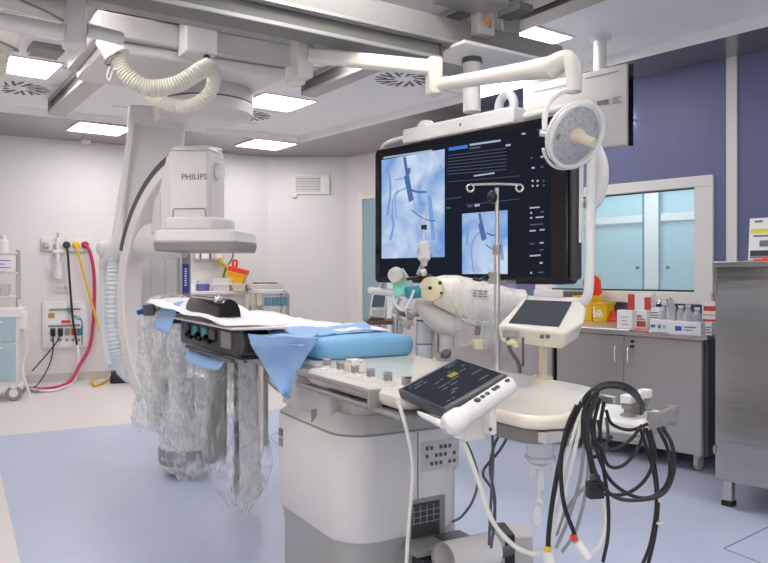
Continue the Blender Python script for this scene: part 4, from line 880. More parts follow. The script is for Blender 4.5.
tr = thing('side_tray', 'dark arm support tray under a white cloth beside the table head', 'tray', TBL @ V((1.13, 3.7, .92)), 30)
MB(TBL).box(1.07, 1.20, 3.12, 4.1, .925, 1.055).build('black_panel', 'black', tr, bev=.012)
MB(TBL).hexa([(1.00, 3.02, 1.066), (1.235, 2.97, 1.066), (1.235, 4.42, 1.066), (1.00, 4.25, 1.066)], [(1.00, 3.02, 1.076), (1.235, 2.97, 1.076), (1.235, 4.42, 1.076), (1.00, 4.25, 1.076)]).build('tray_board', 'med_grey', tr, bev=.003)
MB(TBL).box(1.12, 1.16, 3.25, 4.2, 1.05, 1.068).build('board_spacer', 'charcoal', tr)
for y in (3.50, 3.63, 3.80, 3.95): MB(TBL).box(1.058, 1.072, y - .05, y + .04, .985, 1.04).build('latch', 'teal_dark' if y in (3.63, 3.80) else 'charcoal', tr, bev=.006)
for y in (3.56, 3.72, 3.88): MB(TBL).tube([(1.062, y - .03, .975), (1.045, y, .985), (1.062, y + .03, 1.0)], .012, 8).build('latch_handle', 'black_gloss', tr)
MB().cyl(TBL @ V((1.07, 3.10, 1.005)), TBL @ V((1.19, 3.10, 1.005)), .055).build('end_wheel', 'black', tr, bev=.008)
MB(TBL).box(1.064, 1.072, 3.22, 3.36, .965, 1.04).build('rating_plate', 'mid_grey', tr)
MB(TBL).box(1.04, 1.06, 3.14, 3.9, .915, .93).build('lower_lip', 'charcoal', tr)
def fx(u, v):
    x = .985 + .30 * u + .10 * v * u; y = 3.06 + 1.42 * v
    z = 1.083 + .010 * noise.noise(V((x * 7, y * 5, 1))) + .03 * min(1, v / .25) + .05 * max(0, v - .45) / .55
    if u < .06: z -= .02 * v
    return TBL @ V((x - .07 * max(0, v - .55), y, z))
cloth('cloth', 'drape_white', fx, 18, 46, 'white cloth laid over the tray board beside the table head', 'cloth')
def fx(u, v):
    x = .975 + .08 * u; y = 3.98 + .36 * v
    z = 1.148 - .16 * (1 - u) ** 1.5 + .02 * noise.noise(V((x * 14, y * 8, 4)))
    return TBL @ V((x, y, z))
cloth('drape', 'drape_blue', fx, 12, 20, 'pale blue drape edge hanging beside the bagged x-ray tube', 'drape')
def fx(u, v):
    x = 1.03 + .04 * u; y = 3.28 + .60 * v
    return TBL @ V((x, y, .925 - .055 * (1 - u) - .02 * math.sin(v * 3)))
cloth('drape', 'drape_blue', fx, 5, 16, 'strip of blue drape showing below the black panel', 'drape')
a, b = TBL @ V((1.08, 3.28, 1.112)), TBL @ V((1.08, 3.84, 1.118))
t = thing('arm_bolster', 'glossy black half-round bolster lying on the white cloth', 'bolster', (a + b) / 2)
m = MB(); dd = (b - a).normalized(); up_ = V((0, 0, 1)); sd = dd.cross(up_); rr = []
for k in (0, .04, .96, 1):
    s_ = .96 if k in (0, 1) else 1; rr.append([m._v(a.lerp(b, k) + (sd * math.cos(R(an)) * .055 + up_ * (math.sin(R(an)) * .085 - .005)) * s_) for an in range(0, 181, 15)])
m.loft(rr).build('roll', 'black_gloss', t)
MB(FR((0, 0, 0), 0)).tube([a.lerp(b, .05) + sd * -.03 + up_ * .072, a.lerp(b, .93) + sd * -.03 + up_ * .072], .006, 8, smooth=False).build('edge_seam', 'chrome', t); MB().ball(a.lerp(b, .16) + sd * -.03 + up_ * .074, .018).build('buckle', 'chrome', t)

# ------------------------------------------------------------------ lower body shield with its bag, bagged tube end
sh = thing('radiation_shield', 'grey hanging radiation shield flaps clamped to the table side rail', 'shield', TBL @ V((1.1, 3.5, .2)), 30)
q = P(263, 352, 3.72); MB().cyl((q.x, q.y, .45), (q.x, q.y, .93), .026).build('post', 'steel', sh)
q2 = P(258, 352, 3.68); MB(FR(q2, 30)).box(-.05, .07, -.04, .04, -.03, .05).build('rail_clamp', 'med_grey', sh, bev=.008)
MB().cyl(P(250, 349, 3.66), P(252, 361, 3.66), .04).build('clamp_knob', 'black', sh)
def flap(px0, px1, py0, py1, Y, th, lean, col, nm):
    T = FR(P((px0 + px1) / 2, py1, Y), 14); w_ = (px1 - px0) / F * Y / 2; h_ = (py1 - py0) / F * Y
    m = MB(T); m.hexa([(-w_, -th / 2, .0), (w_, -th / 2, .0), (w_, th / 2, .0), (-w_, th / 2, .0)], [(-w_ + lean, -th / 2, h_), (w_ * .6 + lean, -th / 2, h_), (w_ * .6 + lean, th / 2, h_), (-w_ + lean, th / 2, h_)])
    m.build(nm, col, sh, bev=.012, seg=3)
flap(240, 262, 356, 497, 4.05, .10, -.015, 'white_paint', 'shield_flap'); flap(204, 226, 356, 462, 4.08, .08, .03, 'mid_grey', 'shield_flap'); flap(234, 239, 362, 494, 4.02, .06, 0, 'dark_grey', 'flap_edge')
flap(208, 240, 346, 356, 4.0, .05, 0, 'mid_grey', 'hinge_bar')
def bag(prof, label, seed, amp=.12, n=72, rows=80, dep=.7, mt='film'):   # prof: left edge, right edge, height, distance
    m = MB(); rr = []
    L_ = spline([P(a, y, Y) for a, b, y, Y in prof], 12); R_ = spline([P(b, y, Y) for a, b, y, Y in prof], 12)
    for i in range(rows + 1):
        k = int(i * (len(L_) - 1) / rows); c_ = (L_[k] + R_[k]) / 2; r0 = max(.004, (R_[k] - L_[k]).length / 2); ring = []; z = c_.z
        for j in range(n):
            an = 2 * math.pi * j / n; cs, sn = math.cos(an), math.sin(an)
            w1 = noise.noise(V((1.5 * cs + seed, 1.5 * sn, z * 3))); q = V((2.6 * cs + seed + .8 * w1, 2.6 * sn, z * 4.0)); q2 = V((5.5 * cs, 5.5 * sn + seed, z * 8 + w1 * 2))
            rg = 1 - 2 * abs(noise.noise(q)); rg2 = 1 - 2 * abs(noise.noise(q2)); r = 1 + amp * (w1 + .55 * (rg - .5) + .38 * (rg2 - .5)) + amp * .25 * noise.noise(q2 * 2.3)
            ring.append(m._v(c_ + V((cs * r0 * r, sn * r0 * r * dep, .02 * rg2))))
        rr.append(ring)
    m.loft(rr, cap=False)
    return tag(m.build('plastic_bag', mt, sharp=16), label, 'plastic bag')
bag([(214, 240, 339, 4.03), (200, 248, 346, 4.05), (195, 252, 362, 4.05), (193, 258, 395, 4.05), (196, 264, 425, 4.04), (203, 271, 455, 4.03), (211, 268, 482, 4.01), (224, 256, 502, 3.99), (236, 249, 513, 3.98)], 'clear plastic bag pulled over the hanging grey shield flaps', 3.3, mt='film_mid')
bag([(158, 182, 297, 4.55), (148, 194, 306, 4.55), (141, 196, 330, 4.58), (138, 196, 365, 4.62), (142, 198, 395, 4.65), (158, 206, 420, 4.67), (164, 212, 445, 4.69), (168, 212, 465, 4.7), (180, 207, 479, 4.7), (192, 200, 483, 4.7)], 'clear plastic bag wrapped round the x-ray tube end of the C-arm', 8.1, .17)
bag([(139, 151, 392, 4.9), (133, 157, 408, 4.9), (132, 160, 424, 4.9), (138, 156, 433, 4.9)], 'loose clear plastic tail sagging beside the bagged x-ray tube', 1.7, .3, 40, 34)
t = thing('side_camera', 'dark clamp unit with round lens inside the top of the clear bag', 'clamp unit', P(170, 325, 4.5), 20)
T = FR(P(172, 312, 4.5), 20); MB(T).box(-.07, .07, -.05, .06, -.07, .075).build('body', 'black', t, bev=.02); MB(T).cyl((-.0, -.05, .02), (0, -.09, .02), .045).build('lens_ring', 'black_gloss', t); MB(T).lathe((0, -.09, .02), (0, -1, 0), [(0, .02), (.004, .018), (.01, 0)], 14).build('lens', 'chrome', t)
MB(T).box(-.17, -.10, -.03, .03, -.02, .05).build('bracket', 'dark_grey', t, bev=.01); MB(T).cyl((-.10, 0, .015), (-.05, 0, .015), .015).build('link', 'black', t); MB(T).cyl((-.20, -.02, -.0), (-.165, -.01, .01), .015).build('blue_tip', 'label_blue', t)
t = thing('grey_arm_post', 'pale upright bar standing inside the bag below the clamp unit', 'support bar', P(152, 420, 4.78))
MB().cyl(P(160, 335, 4.62), P(157, 425, 4.85), .045, .05).build('bar', 'med_white', t); MB().lathe(P(178, 345, 4.65), (0, 0, -1), [(0, .03), (.05, .05), (.5, .07), (.54, 0)], 24).build('sleeve', 'white_paint', t)
# ------------------------------------------------------------------ counter under the window
FY = 4.80
def cabinet(x0, x1, label):
    t = thing('base_cabinet', label, 'cabinet', RWL @ V(((x0 + x1) / 2, FY + .4, 0)), -47.3, 'steel base cabinets under the window')
    MB(RWL).box(x0, x1, FY + .02, FY + .85, .11, .875).build('body', 'steel_dark', t)
    xm = (x0 + x1) / 2
    for a_, b_, hx in ((x0 + .004, xm - .003, xm - .05), (xm + .003, x1 - .004, xm + .05)):
        d_ = MB(RWL).box(a_, b_, FY, FY + .02, .115, .865).build('door', 'cabinet', t, bev=.003)
        MB(RWL).tube([(hx, FY, .86 - .06), (hx, FY - .028, .86 - .07), (hx, FY - .034, .86 - .12), (hx, FY - .028, .86 - .17), (hx, FY, .86 - .18)], .007, 8).build('handle', 'chrome', d_)
        if hx > xm:
            lk = MB(RWL); lk.lathe((hx + .02, FY, .835), (0, -1, 0), [(0, .011), (.012, .011), (.012, 0)], 12); lk.lathe((hx + .02, FY, .80), (0, -1, 0), [(0, .012), (.02, .01), (.02, 0)], 12); lk.build('lock', 'black', d_)
    for x in (x0 + .06, x1 - .06):
        for y in (FY + .08, FY + .78):
            w_ = MB(RWL).cyl((x - .016, y, .052), (x + .016, y, .052), .05).build('caster_wheel', 'med_grey', t, bev=.006); MB(RWL).box(x - .022, x + .022, y - .03, y + .04, .085, .115).build('caster_fork', 'steel', t)
    return t
c1 = cabinet(-3.26, -2.14, 'steel two-door cabinet with bow handles under the loaded worktop'); cabinet(-4.42, -3.30, 'steel two-door cabinet half hidden behind the touch module')
MB(RWL).box(-2.138, -2.115, FY + .03, FY + .85, .11, .875).build('end_panel', 'dark_grey', c1)
o = MB(RWL).box(-4.45, -2.10, FY - .02, 5.72, .878, .915).build('worktop', 'steel', bev=.005); tag(o, 'long steel worktop running under the window on the base cabinets', 'worktop')
ZT = .9155
def RC(px, py):
    q = RWL.inverted() @ PZ(px, py, ZT)
    if q.y > 5.56:                     # keep the foot in front of the wall, in line with the same picture column
        u = (px - CX) / F; Yv = 5.56 / (.735 * u + .678); q = RWL.inverted() @ V((u * Yv, Yv, ZT))
    return q      # picture column/row of a foot -> wall axes on the worktop
# boxes: (px0, px1, foot py, height px, depth, colours)
def carton(label, px0, px1, pyf, hp, dep=.07, body='paper', side=None, deco=None, group='medicine boxes on the worktop', name='medicine_box'):
    q0, q1 = RC(px0, pyf), RC(px1, pyf); Yc = (PZ((px0 + px1) / 2, pyf, ZT)).y
    # true width along the wall axis
    yy = q0.y; k = lambda px: (lambda u: (lambda Yv: (RWL.inverted() @ V((u * Yv, Yv, 0))).x)(yy / (.735 * u + .678)))((px - CX) / F)
    x0, x1 = sorted((k(px0), k(px1))); h_ = hp / F * Yc
    t = thing(name, label, 'box', RWL @ V(((x0 + x1) / 2, yy + dep / 2, ZT)), -47.3, group)
    MB(RWL).box(x0, x1, yy, yy + dep, ZT, ZT + h_).build('carton', body, t, bev=.002)
    for (u0, u1, v0, v1, c_) in deco or ():
        MB(RWL).box(x0 + (x1 - x0) * u0, x0 + (x1 - x0) * u1, yy - .0012, yy, ZT + h_ * v0, ZT + h_ * v1).build('print', c_, t)
    return x0, x1, yy, h_, t
lines = lambda c_, n, u0=.12, u1=.85: [(u0, u1 - .12 * (i % 2), .18 + .6 * i / n, .18 + .6 * i / n + .25 / n, c_) for i in range(n)]
x0, x1, yy, h_, t = carton('tall white box with red end panels behind the two printed boxes', 628, 651, 322, 28, .09, 'paper', deco=[(0, .3, .0, 1, 'print_red'), (.72, 1, .1, .9, 'print_red'), (.36, .66, .2, .45, 'paper_pink')])
carton('plain white box next to the yellow tub on the worktop', 617, 632, 328, 18, .07, 'paper', deco=lines('med_grey', 3, .3, .8))
carton('white box with an orange-red printed panel between two white boxes', 634, 647, 328, 18, .06, 'paper', deco=[(.1, .9, .1, .4, 'print_red'), (.1, .6, .62, .72, 'print_red'), (.15, .8, .48, .54, 'print_grey')])
carton('white box with grey print behind the flat teal-striped cartons', 648, 662, 323, 16, .06, 'paper', deco=lines('print_grey', 4))
carton('low white carton with a teal curl of print', 650, 668, 331.5, 12, .06, 'paper', deco=[(.05, .3, .35, .6, 'teal_dark'), (.45, .6, .3, .6, 'teal_dark'), (.7, .9, .3, .6, 'teal')])
carton('long white carton with a blue mark lying at the worktop edge', 668, 701, 334, 13, .06, 'paper', deco=[(.22, .42, .3, .65, 'print_blue'), (.5, .85, .55, .65, 'print_grey'), (.5, .75, .35, .42, 'print_grey')])
carton('small white carton with grey side lines at the worktop corner', 702, 712, 335, 13, .06, 'paper', deco=lines('print_grey', 3, .1, .95))
carton('tall white box with pink-red bands by the steel locker', 702, 719, 325, 24, .08, 'paper', deco=[(.1, .95, .62, .82, 'print_red'), (.05, .95, .12, .28, 'print_red'), (.1, .7, .42, .5, 'paper_pink')])
carton('flat white box with a blue corner among the clear bottles', 678, 700, 319, 6, .08, 'paper', deco=[(.6, 1, .0, .8, 'print_blue')])
carton('small bright blue box lying behind the long carton', 692, 701, 321, 7, .04, 'print_blue')
def onbox(px, py): q = RC(px, py); return RWL @ V((q.x, q.y, ZT))
# sharps tubs
def sharps(label, px, pyf, w, h_, body='yellow', lid=None, deco=False):
    q = onbox(px, pyf); t = thing('sharps_container', label, 'sharps bin', q, -47.3, 'yellow sharps bins on the worktop'); T = FR(q, -47.3)
    m = MB(T); r_ = [[m._v((x, y, z)) for x, y in rr2(-a, a, -a, a, .025)] for a, z in ((w * .40, 0), (w * .47, h_ * .85), (w * .47, h_ * .88), (w * .53, h_ * .9), (w * .53, h_))]
    m.loft(r_).build('tub', body, t)
    if lid: m = MB(T); r_ = [[m._v((x, y, z)) for x, y in rr2(-a, a, -a, a, .02)] for a, z in ((w * .54, h_), (w * .54, h_ + .02), (w * .45, h_ + .035))]; m.loft(r_).build('lid', lid, t)
    if deco:
        m = MB(T); m.torus((-.0, -w * .45, h_ * .45), (0, 1, 0), .02, .005, 18, 6); m.torus((-.018, -w * .45, h_ * .33), (0, 1, 0), .016, .005, 18, 6); m.torus((.018, -w * .45, h_ * .33), (0, 1, 0), .016, .005, 18, 6); m.box(-.05, -.035, -w * .47, -w * .44, .03, h_ * .8); m.build('hazard_mark', 'paper', t)
    return t, T
sharps('open yellow sharps tub with a pale hazard sign by the white box', 603, 318.5, .155, .155, deco=True)
t, T = sharps('tall yellow sharps bin with its red flip lid raised', 588, 312, .19, .21)
m = MB(T); m.box(-.06, .09, .02, .04, .21, .235); m.build('lid_base', 'red', t, bev=.004)
m = MB(T); m.lathe((.02, .03, .31), (0, -1, 0), [(-.015, 0), (-.015, .085), (.015, .085), (.015, 0)], 20); m.box(-.03, .11, .015, .045, .225, .28); m.box(-.02, .03, .015, .045, .37, .42); m.build('flip_lid', 'red', t, bev=.006)
sharps('small yellow sharps bin with a closed red lid beside the white bottle', 571, 307, .085, .085, lid='red')
q = onbox(563, 311); t = thing('bottle', 'white plastic bottle at the far end of the worktop', 'bottle', q); MB().lathe(q, (0, 0, 1), [(0, 0), (0, .03), (.09, .03), (.11, .012), (.14, .012), (.14, 0)], 18).build('bottle_body', 'white_paint', t); MB().lathe(q, (0, 0, 1), [(.03, .0305), (.07, .0305)], 18).build('label_band', 'label_blue', t)
q = onbox(596, 320.5); t = thing('handset', 'black handset lying at the worktop edge below the yellow tub', 'handset', q, -40); T = FR(q, -40); MB(T).box(-.055, .05, -.02, .02, 0, .018).build('body', 'black', t, bev=.006); MB(T).box(-.05, -.02, -.022, .022, .0, .026).build('earpiece', 'black', t, bev=.006); MB(T).box(.02, .05, -.022, .022, .0, .026).build('mouthpiece', 'dark_grey', t, bev=.006)
q = onbox(613, 320); t = thing('red_funnel', 'red funnel-shaped lid lying beside the yellow tub', 'lid', q); MB().lathe(q, (0, 0, 1), [(0, 0), (0, .045), (.02, .045), (.03, .03), (.07, .022), (.07, 0)], 18).build('funnel_body', 'red', t); MB().ball(q + V((0, 0, .07)), .02).build('funnel_tip', 'red', t)
q = RWL @ V((RC(612, 314).x, 5.60, ZT)); t = thing('keypad_box', 'grey keypad box fixed under the window sill', 'keypad', RWL @ V((-3.62, 5.69, 1.08)), -47.3)
MB(RWL).box(-3.78, -3.46, 5.66, 5.70, 1.09, 1.165).build('case', 'mid_grey', t, bev=.006); m = MB(RWL)
for i in range(6): m.box(-3.76 + .048 * i, -3.73 + .048 * i, 5.652, 5.66, 1.105, 1.15)
m.build('key', 'dark_grey', t)
for i, (px, py, l) in enumerate(((664, 312, 'clear bottle behind the red-ended box'), (671, 311, 'tall clear bottle beside the clip tree'), (681, 312, 'clear beaker near the blue-cornered box'), (688, 314, 'clear plastic cup in front of the window frame'), (697, 315, 'short clear jar beside the tall pink-banded box'))):
    q = onbox(px, py); t = thing('clear_bottle', l, 'bottle', q, 0, 'clear bottles on the worktop'); h_ = (.15, .19, .13, .14, .12)[i]
    MB().lathe(q, (0, 0, 1), [(0, 0), (0, .036), (h_ * .7, .036), (h_ * .85, .02), (h_, .018)], 18).build('bottle_body', 'clear', t); MB().lathe(q, (0, 0, 1), [(h_, 0), (h_, .02), (h_ + .018, .02), (h_ + .018, 0)], 14).build('cap', 'med_white', t); MB().lathe(q, (0, 0, 1), [(.004, 0), (.004, .03), (h_ * .4, .03), (h_ * .4, 0)], 14).build('contents', ['purple', 'med_white', 'clear_soft', 'med_grey', 'clear_soft'][i], t)
q = onbox(667, 318); t = thing('tap_stand', 'small chrome tree of taps standing among the bottles', 'tap', q); MB().cyl(q, q + V((0, 0, .2)), .007).build('stem', 'chrome', t); MB().lathe(q, (0, 0, 1), [(0, .04), (.012, .04), (.015, 0)], 16).build('foot', 'steel', t)
for k in range(4): an = 1.6 * k; MB().tube([q + V((0, 0, .12 + .02 * k)), q + V((.05 * math.cos(an), .05 * math.sin(an), .15 + .02 * k)), q + V((.07 * math.cos(an), .07 * math.sin(an), .12 + .02 * k))], .006, 7).build('spout', 'chrome', t)
q = onbox(645, 329); t = thing('red_pen', 'red-tipped dark pen lying before the printed boxes', 'pen', q); MB().cyl(PZ(632, 330.5, ZT + .006), PZ(648, 332, ZT + .006), .006).build('barrel', 'red', t); MB().cyl(PZ(630, 330.3, ZT + .006), PZ(632, 330.5, ZT + .006), .006, .002).build('tip', 'black', t)

# ------------------------------------------------------------------ tall steel locker
LX, LY = -1.808, 4.19
t = thing('steel_locker', 'brushed steel locker with a lipped top standing in front of the blue wall', 'locker', RWL @ V((-1.3, 4.6, 0)), -47.3)
MB(RWL).box(LX + .008, -.85, LY + .01, 5.2, .15, 1.345).build('body', 'steel_dark', t, bev=.004); MB(RWL).box(LX, -.84, LY - .008, 5.21, 1.345, 1.375).build('top', 'steel', t, bev=.004)
MB(RWL).box(LX + .02, -.86, LY, LY + .012, .155, 1.335).build('front_panel', 'steel_dark', t, bev=.003)
for x in (LX + .06, -.9):
    for y in (LY + .07, 5.13): f_ = MB(RWL).box(x - .025, x + .025, y - .025, y + .025, .03, .155).build('foot', 'steel', t, bev=.003); MB(RWL).box(x - .03, x + .03, y - .03, y + .03, .0, .03).build('foot_cap', 'black_rubber', f_)
for z in (.3, 1.2): MB(RWL).cyl((LX + .012, LY - .006, z), (LX + .012, LY - .006, z + .04), .007).build('hinge', 'mid_grey', t)
# leaflet holder on the locker
T = RWL @ Matrix.Translation((-1.55, 4.62, 1.375)); t = thing('leaflet', 'white printed leaflet with a yellow stripe propped on the steel locker', 'leaflet', T @ V((0, 0, 0)), -47.3)
x0 = (RWL.inverted() @ P(748, 258, 4.7)); X_ = x0.x; Y_ = x0.y
t.matrix_world = FR(RWL @ V((X_ + .14, Y_, 1.375)), -47.3); ROOT[t.name] = t.matrix_world.copy()
MB(RWL).hexa([(X_, Y_, 1.375), (X_ + .26, Y_, 1.375), (X_ + .26, Y_ + .012, 1.375), (X_, Y_ + .012, 1.375)], [(X_, Y_ + .03, 1.66), (X_ + .26, Y_ + .03, 1.66), (X_ + .26, Y_ + .042, 1.66), (X_, Y_ + .042, 1.66)]).build('sheet', 'paper', t)
def pr(u0, u1, v0, v1, c_): 
    f_ = lambda u, v: (X_ + .26 * u, Y_ + .03 * v - .0015, 1.375 + .285 * v); MB(RWL).hexa([f_(u0, v0), f_(u1, v0), f_(u1, v1), f_(u0, v1)], [V(f_(u0, v0)) + V((0, .002, 0)), V(f_(u1, v0)) + V((0, .002, 0)), V(f_(u1, v1)) + V((0, .002, 0)), V(f_(u0, v1)) + V((0, .002, 0))]).build('print', c_, t)
pr(.03, .97, .66, .76, 'print_yellow'); pr(.12, .3, .9, .95, 'print_grey'); pr(.5, .8, .86, .9, 'print_red'); pr(.1, .9, .58, .62, 'print_grey'); pr(.25, .75, .36, .5, 'print_grey'); pr(.04, .96, .16, .28, 'charcoal'); pr(.04, .5, .1, .16, 'mid_grey')
MB(RWL).hexa([(X_ - .012, Y_ - .02, 1.375), (X_ + .272, Y_ - .02, 1.375), (X_ + .272, Y_ + .06, 1.375), (X_ - .012, Y_ + .06, 1.375)], [(X_ - .012, Y_ - .02, 1.395), (X_ + .272, Y_ - .02, 1.395), (X_ + .272, Y_ + .06, 1.395), (X_ - .012, Y_ + .06, 1.395)]).build('holder_foot', 'clear', t)
q = P(762, 259, 4.55); q.z = 1.376; t = thing('red_clip', 'small red clip lying on the steel locker before the leaflet', 'clip', q); T = FR(q, -30); MB(T).box(-.05, .06, -.025, .02, 0, .022).build('body', 'red', t, bev=.008); MB(T).box(.0, .08, -.01, .01, .02, .03).build('lever', 'red', t, bev=.003)
# ------------------------------------------------------------------ gas and power outlets on the far side wall
def LW(px, py, off=0):          # point of the side wall behind a picture point (off: distance in front of it)
    u = (px - CX) / F; L = LWL.inverted(); o = L @ V((0, 0, 0)); d = (L @ V((u, 1, 0))) - o
    k = (-off - o.y) / d.y; return V((o.x + d.x * k, -off, H - (py - CY) / F * k))
def LB(px0, py0, px1, py1, o0, o1, m=None):
    a, b = LW(px0, py0), LW(px1, py1); m = m or MB(LWL); return m.box(a.x, b.x, -o1, -o0, min(a.z, b.z), max(a.z, b.z))
def lw(px, py, off): return LWL @ LW(px, py, off)
ND = V((.489, -.872, 0))
t = thing('gas_outlet_rail', 'white wall rail of five medical gas outlets with hoses plugged in', 'gas outlets', lw(65, 250, 0), 29.26)
LB(41, 251, 90, 239, 0, .03).build('rail', 'white_paint', t, bev=.005)
for px, k in ((46, 'med_grey'), (57, 'beige'), (66.5, 'charcoal'), (76, 'yellow'), (85, 'red_hose')): o = MB().lathe(lw(px, 245, .03), ND, [(0, 0), (0, .045), (.02, .045), (.03, .03), (.045, .028), (.045, 0)], 18).build('outlet', k, t)
t = thing('flowmeter', 'clear flowmeter bottle hanging from the gas outlet rail', 'flowmeter', lw(58, 275, .06)); MB().lathe(lw(58, 262, .08), (0, 0, -1), [(0, 0), (0, .05), (.08, .055), (.20, .05), (.22, .0)], 18).build('bottle', 'clear_soft', t)
MB().cyl(lw(57.5, 238, .07), lw(57.5, 262, .07), .022).build('valve_body', 'white_paint', t); MB().cyl(lw(57.5, 233, .07), lw(57.5, 240, .07), .012).build('needle_valve', 'chrome', t); MB().cyl(lw(53, 252, .07), lw(63, 252, .07), .025).build('cross_body', 'med_white', t)
MB().tube([lw(58, 278, .08), lw(55, 276, .08), lw(50, 262, .08), lw(51, 255, .08)], .010).build('tubing', 'clear_soft', t); MB().tube([lw(60, 278, .08), lw(66, 270, .08), lw(66, 260, .08)], .008).build('tubing', 'hose_blue', t)
t = thing('wall_socket', 'small double socket plate under the gas outlet rail', 'socket', lw(62, 292, 0), 29.26); LB(56, 292, 69, 284, 0, .015).build('plate', 'white_paint', t, bev=.003)
for px in (59.5, 65.5): MB().lathe(lw(px, 288, .015), ND, [(0, .03), (.004, .028), (.005, 0)], 14).build('socket', 'med_grey', t)
t = thing('wall_outlet_box', 'white power outlet box with black plugs low on the wall', 'power panel', lw(65, 348, 0), 29.26)
LB(42, 349, 88, 301, 0, .03).build('frame', 'white_paint', t, bev=.006); LB(45, 346, 85, 304, .03, .036).build('face', 'paper', t)
LB(49, 310.5, 80, 308, .036, .05).build('cover_strip', 'mid_grey', t); LB(48, 318, 54, 313, .036, .042).build('label_plate', 'amber', t); LB(61, 323, 70, 320, .036, .042).build('label_plate', 'red', t); LB(48, 327, 80, 324, .036, .046).build('cover_strip', 'mid_grey', t)
for px, k in ((52.5, 'black'), (60, 'black'), (67, 'mid_grey'), (73.5, 'red'), (79, 'teal_dark')): LB(px - 2.6, 335, px + 2.6, 328, .036, .06).build('socket', k, t, bev=.004)
for px in (52, 60, 67, 73, 79): MB().lathe(lw(px, 340, .036), ND, [(0, .02), (.006, .018), (.006, 0)], 12).build('terminal', 'mid_grey', t)
for px in (52.5, 60): LB(px - 2, 336, px + 2, 329, .06, .11).build('plug', 'black', t, bev=.006)
def cable(pts, r, k, label, name='cable', group=None, n=8, res=7):
    return tag(MB().tube(pts, r, n, res).build(name, k), label, name.replace('_', ' '), group)
fl = lambda px, py: PZ(px, py, .02)
cable([lw(85, 245, .07), lw(90, 252, .1), lw(94, 275, .09), lw(94, 310, .08), lw(90, 345, .09), lw(80, 365, .16), fl(68, 383), fl(45, 389), fl(25, 388)], .022, 'red_hose', 'crimson hose sweeping from the end outlet down to the floor', 'gas_hose')
cable([lw(76, 246, .07), lw(80, 260, .1), lw(88, 290, .1), lw(98, 325, .1), lw(106, 350, .14), fl(112, 372), fl(108, 379), fl(100, 384), fl(94, 385), fl(93, 380), fl(104, 374), fl(114, 372)], .016, 'yellow_hose', 'yellow hose falling across the wall to a loop on the floor', 'gas_hose')
cable([lw(66.5, 246, .07), lw(68, 256, .1), lw(70, 285, .09), lw(73, 320, .09), lw(77, 345, .1)], .014, 'black', 'black hose dropping from the outlet rail past the power outlet box', 'gas_hose')
cable([lw(77, 345, .1), lw(79, 360, .15), fl(75, 380), fl(62, 388), fl(45, 391), fl(24, 388)], .016, 'white_paint', 'white hose curving along the floor beside the crimson one', 'gas_hose')
cable([lw(60, 335, .11), lw(56, 343, .12), lw(42, 360, .16), fl(24, 380)], .008, 'black', 'black power lead slanting from the plugs to the trolley', 'power_lead', 'power leads at the wall panel')
cable([lw(53, 335, .11), lw(53, 350, .13), lw(48, 368, .2), fl(36, 386), fl(24, 386)], .008, 'black', 'black power lead hanging straighter from the first plug', 'power_lead', 'power leads at the wall panel')
cable([lw(79, 332, .07), lw(82, 325, .1), lw(80, 318, .1), lw(70, 314, .09), lw(68, 308, .08), lw(75, 318, .1), lw(82, 322, .1), lw(82, 345, .09)], .007, 'teal_dark', 'thin dark teal lead looped across the power outlet box', 'power_lead')
cable([PZ(20, 386, .02), PZ(34, 391, .02), PZ(42, 390, .02)], .014, 'cable_grey', 'short grey lead at the floor between trolley and hoses', 'power_lead')
# trolley at the edge of the picture
Y = 7.57; q = P(3, 402, Y)
tr = thing('drawer_trolley', 'white medical trolley with pale blue drawers at the edge by the outlets', 'trolley', (q.x, q.y, 0), 20)
T = FR((P(-6, 0, Y).x, Y, 0), 20); z = lambda py: P(0, py, Y).z
MB(T).box(-.26, .23, 0, .45, z(388), z(312)).build('body', 'med_white', tr, bev=.012)
for a, b in ((318, 342), (344, 382)):
    d_ = MB(T).box(-.25, .20, -.02, .0, z(b), z(a)).build('drawer', 'cart_blue', tr, bev=.008); MB(T).box(-.12, .08, -.032, -.02, z(a) - .05, z(a) - .03).build('drawer_pull', 'white_paint', d_, bev=.004)
MB(T).box(-.28, .26, -.02, .47, z(318), z(308)).build('worktop', 'white_paint', tr, bev=.015)
for x in (.20, -.22): MB(T).box(x - .02, x + .025, .18, .22, z(312), z(249)).build('mast', 'alu', tr, bev=.004)
for py in (252, 272, 296): MB(T).box(-.24, .2, .04, .36, z(py) - .02, z(py)).build('shelf', 'med_white', tr, bev=.004)
lb = MB(T).box(-.1, .195, -.005, .01, z(271), z(256)).build('notice', 'paper', tr)
m = MB(T)
for k in range(3): m.box(-.08, .15 - .05 * (k % 2), -.008, -.005, z(260 + 3.6 * k) - .008, z(260 + 3.6 * k))
m.build('handwriting', 'print_blue', lb)
MB(T).box(.18, .30, .02, .1, z(330), z(312)).build('side_hook', 'white_paint', tr, bev=.01)
MB(T).box(-.28, .25, .0, .45, z(394), z(386)).build('base', 'white_paint', tr, bev=.02)
for x, y in ((.18, .02), (-.2, .02), (.18, .4), (-.2, .4)):
    w_ = MB(T).cyl((x, y - .022, .082), (x, y + .022, .082), .08, n=24).build('caster_wheel', 'mid_grey', tr, bev=.008); MB(T).cyl((x, y - .026, .082), (x, y + .026, .082), .042).build('wheel_hub', 'white_paint', w_); MB(T).box(x - .03, x + .03, y - .03, y + .02, .13, .165).build('caster_fork', 'white_paint', tr)
t = thing('white_can', 'white can standing on the top shelf of the drawer trolley', 'can', T @ V((-.02, .2, z(252)))); MB(T).lathe((.06, .2, z(252)), (0, 0, 1), [(0, 0), (0, .05), (.12, .05), (.14, .03), (.18, .025), (.18, 0)], 18).build('can_body', 'white_paint', t)
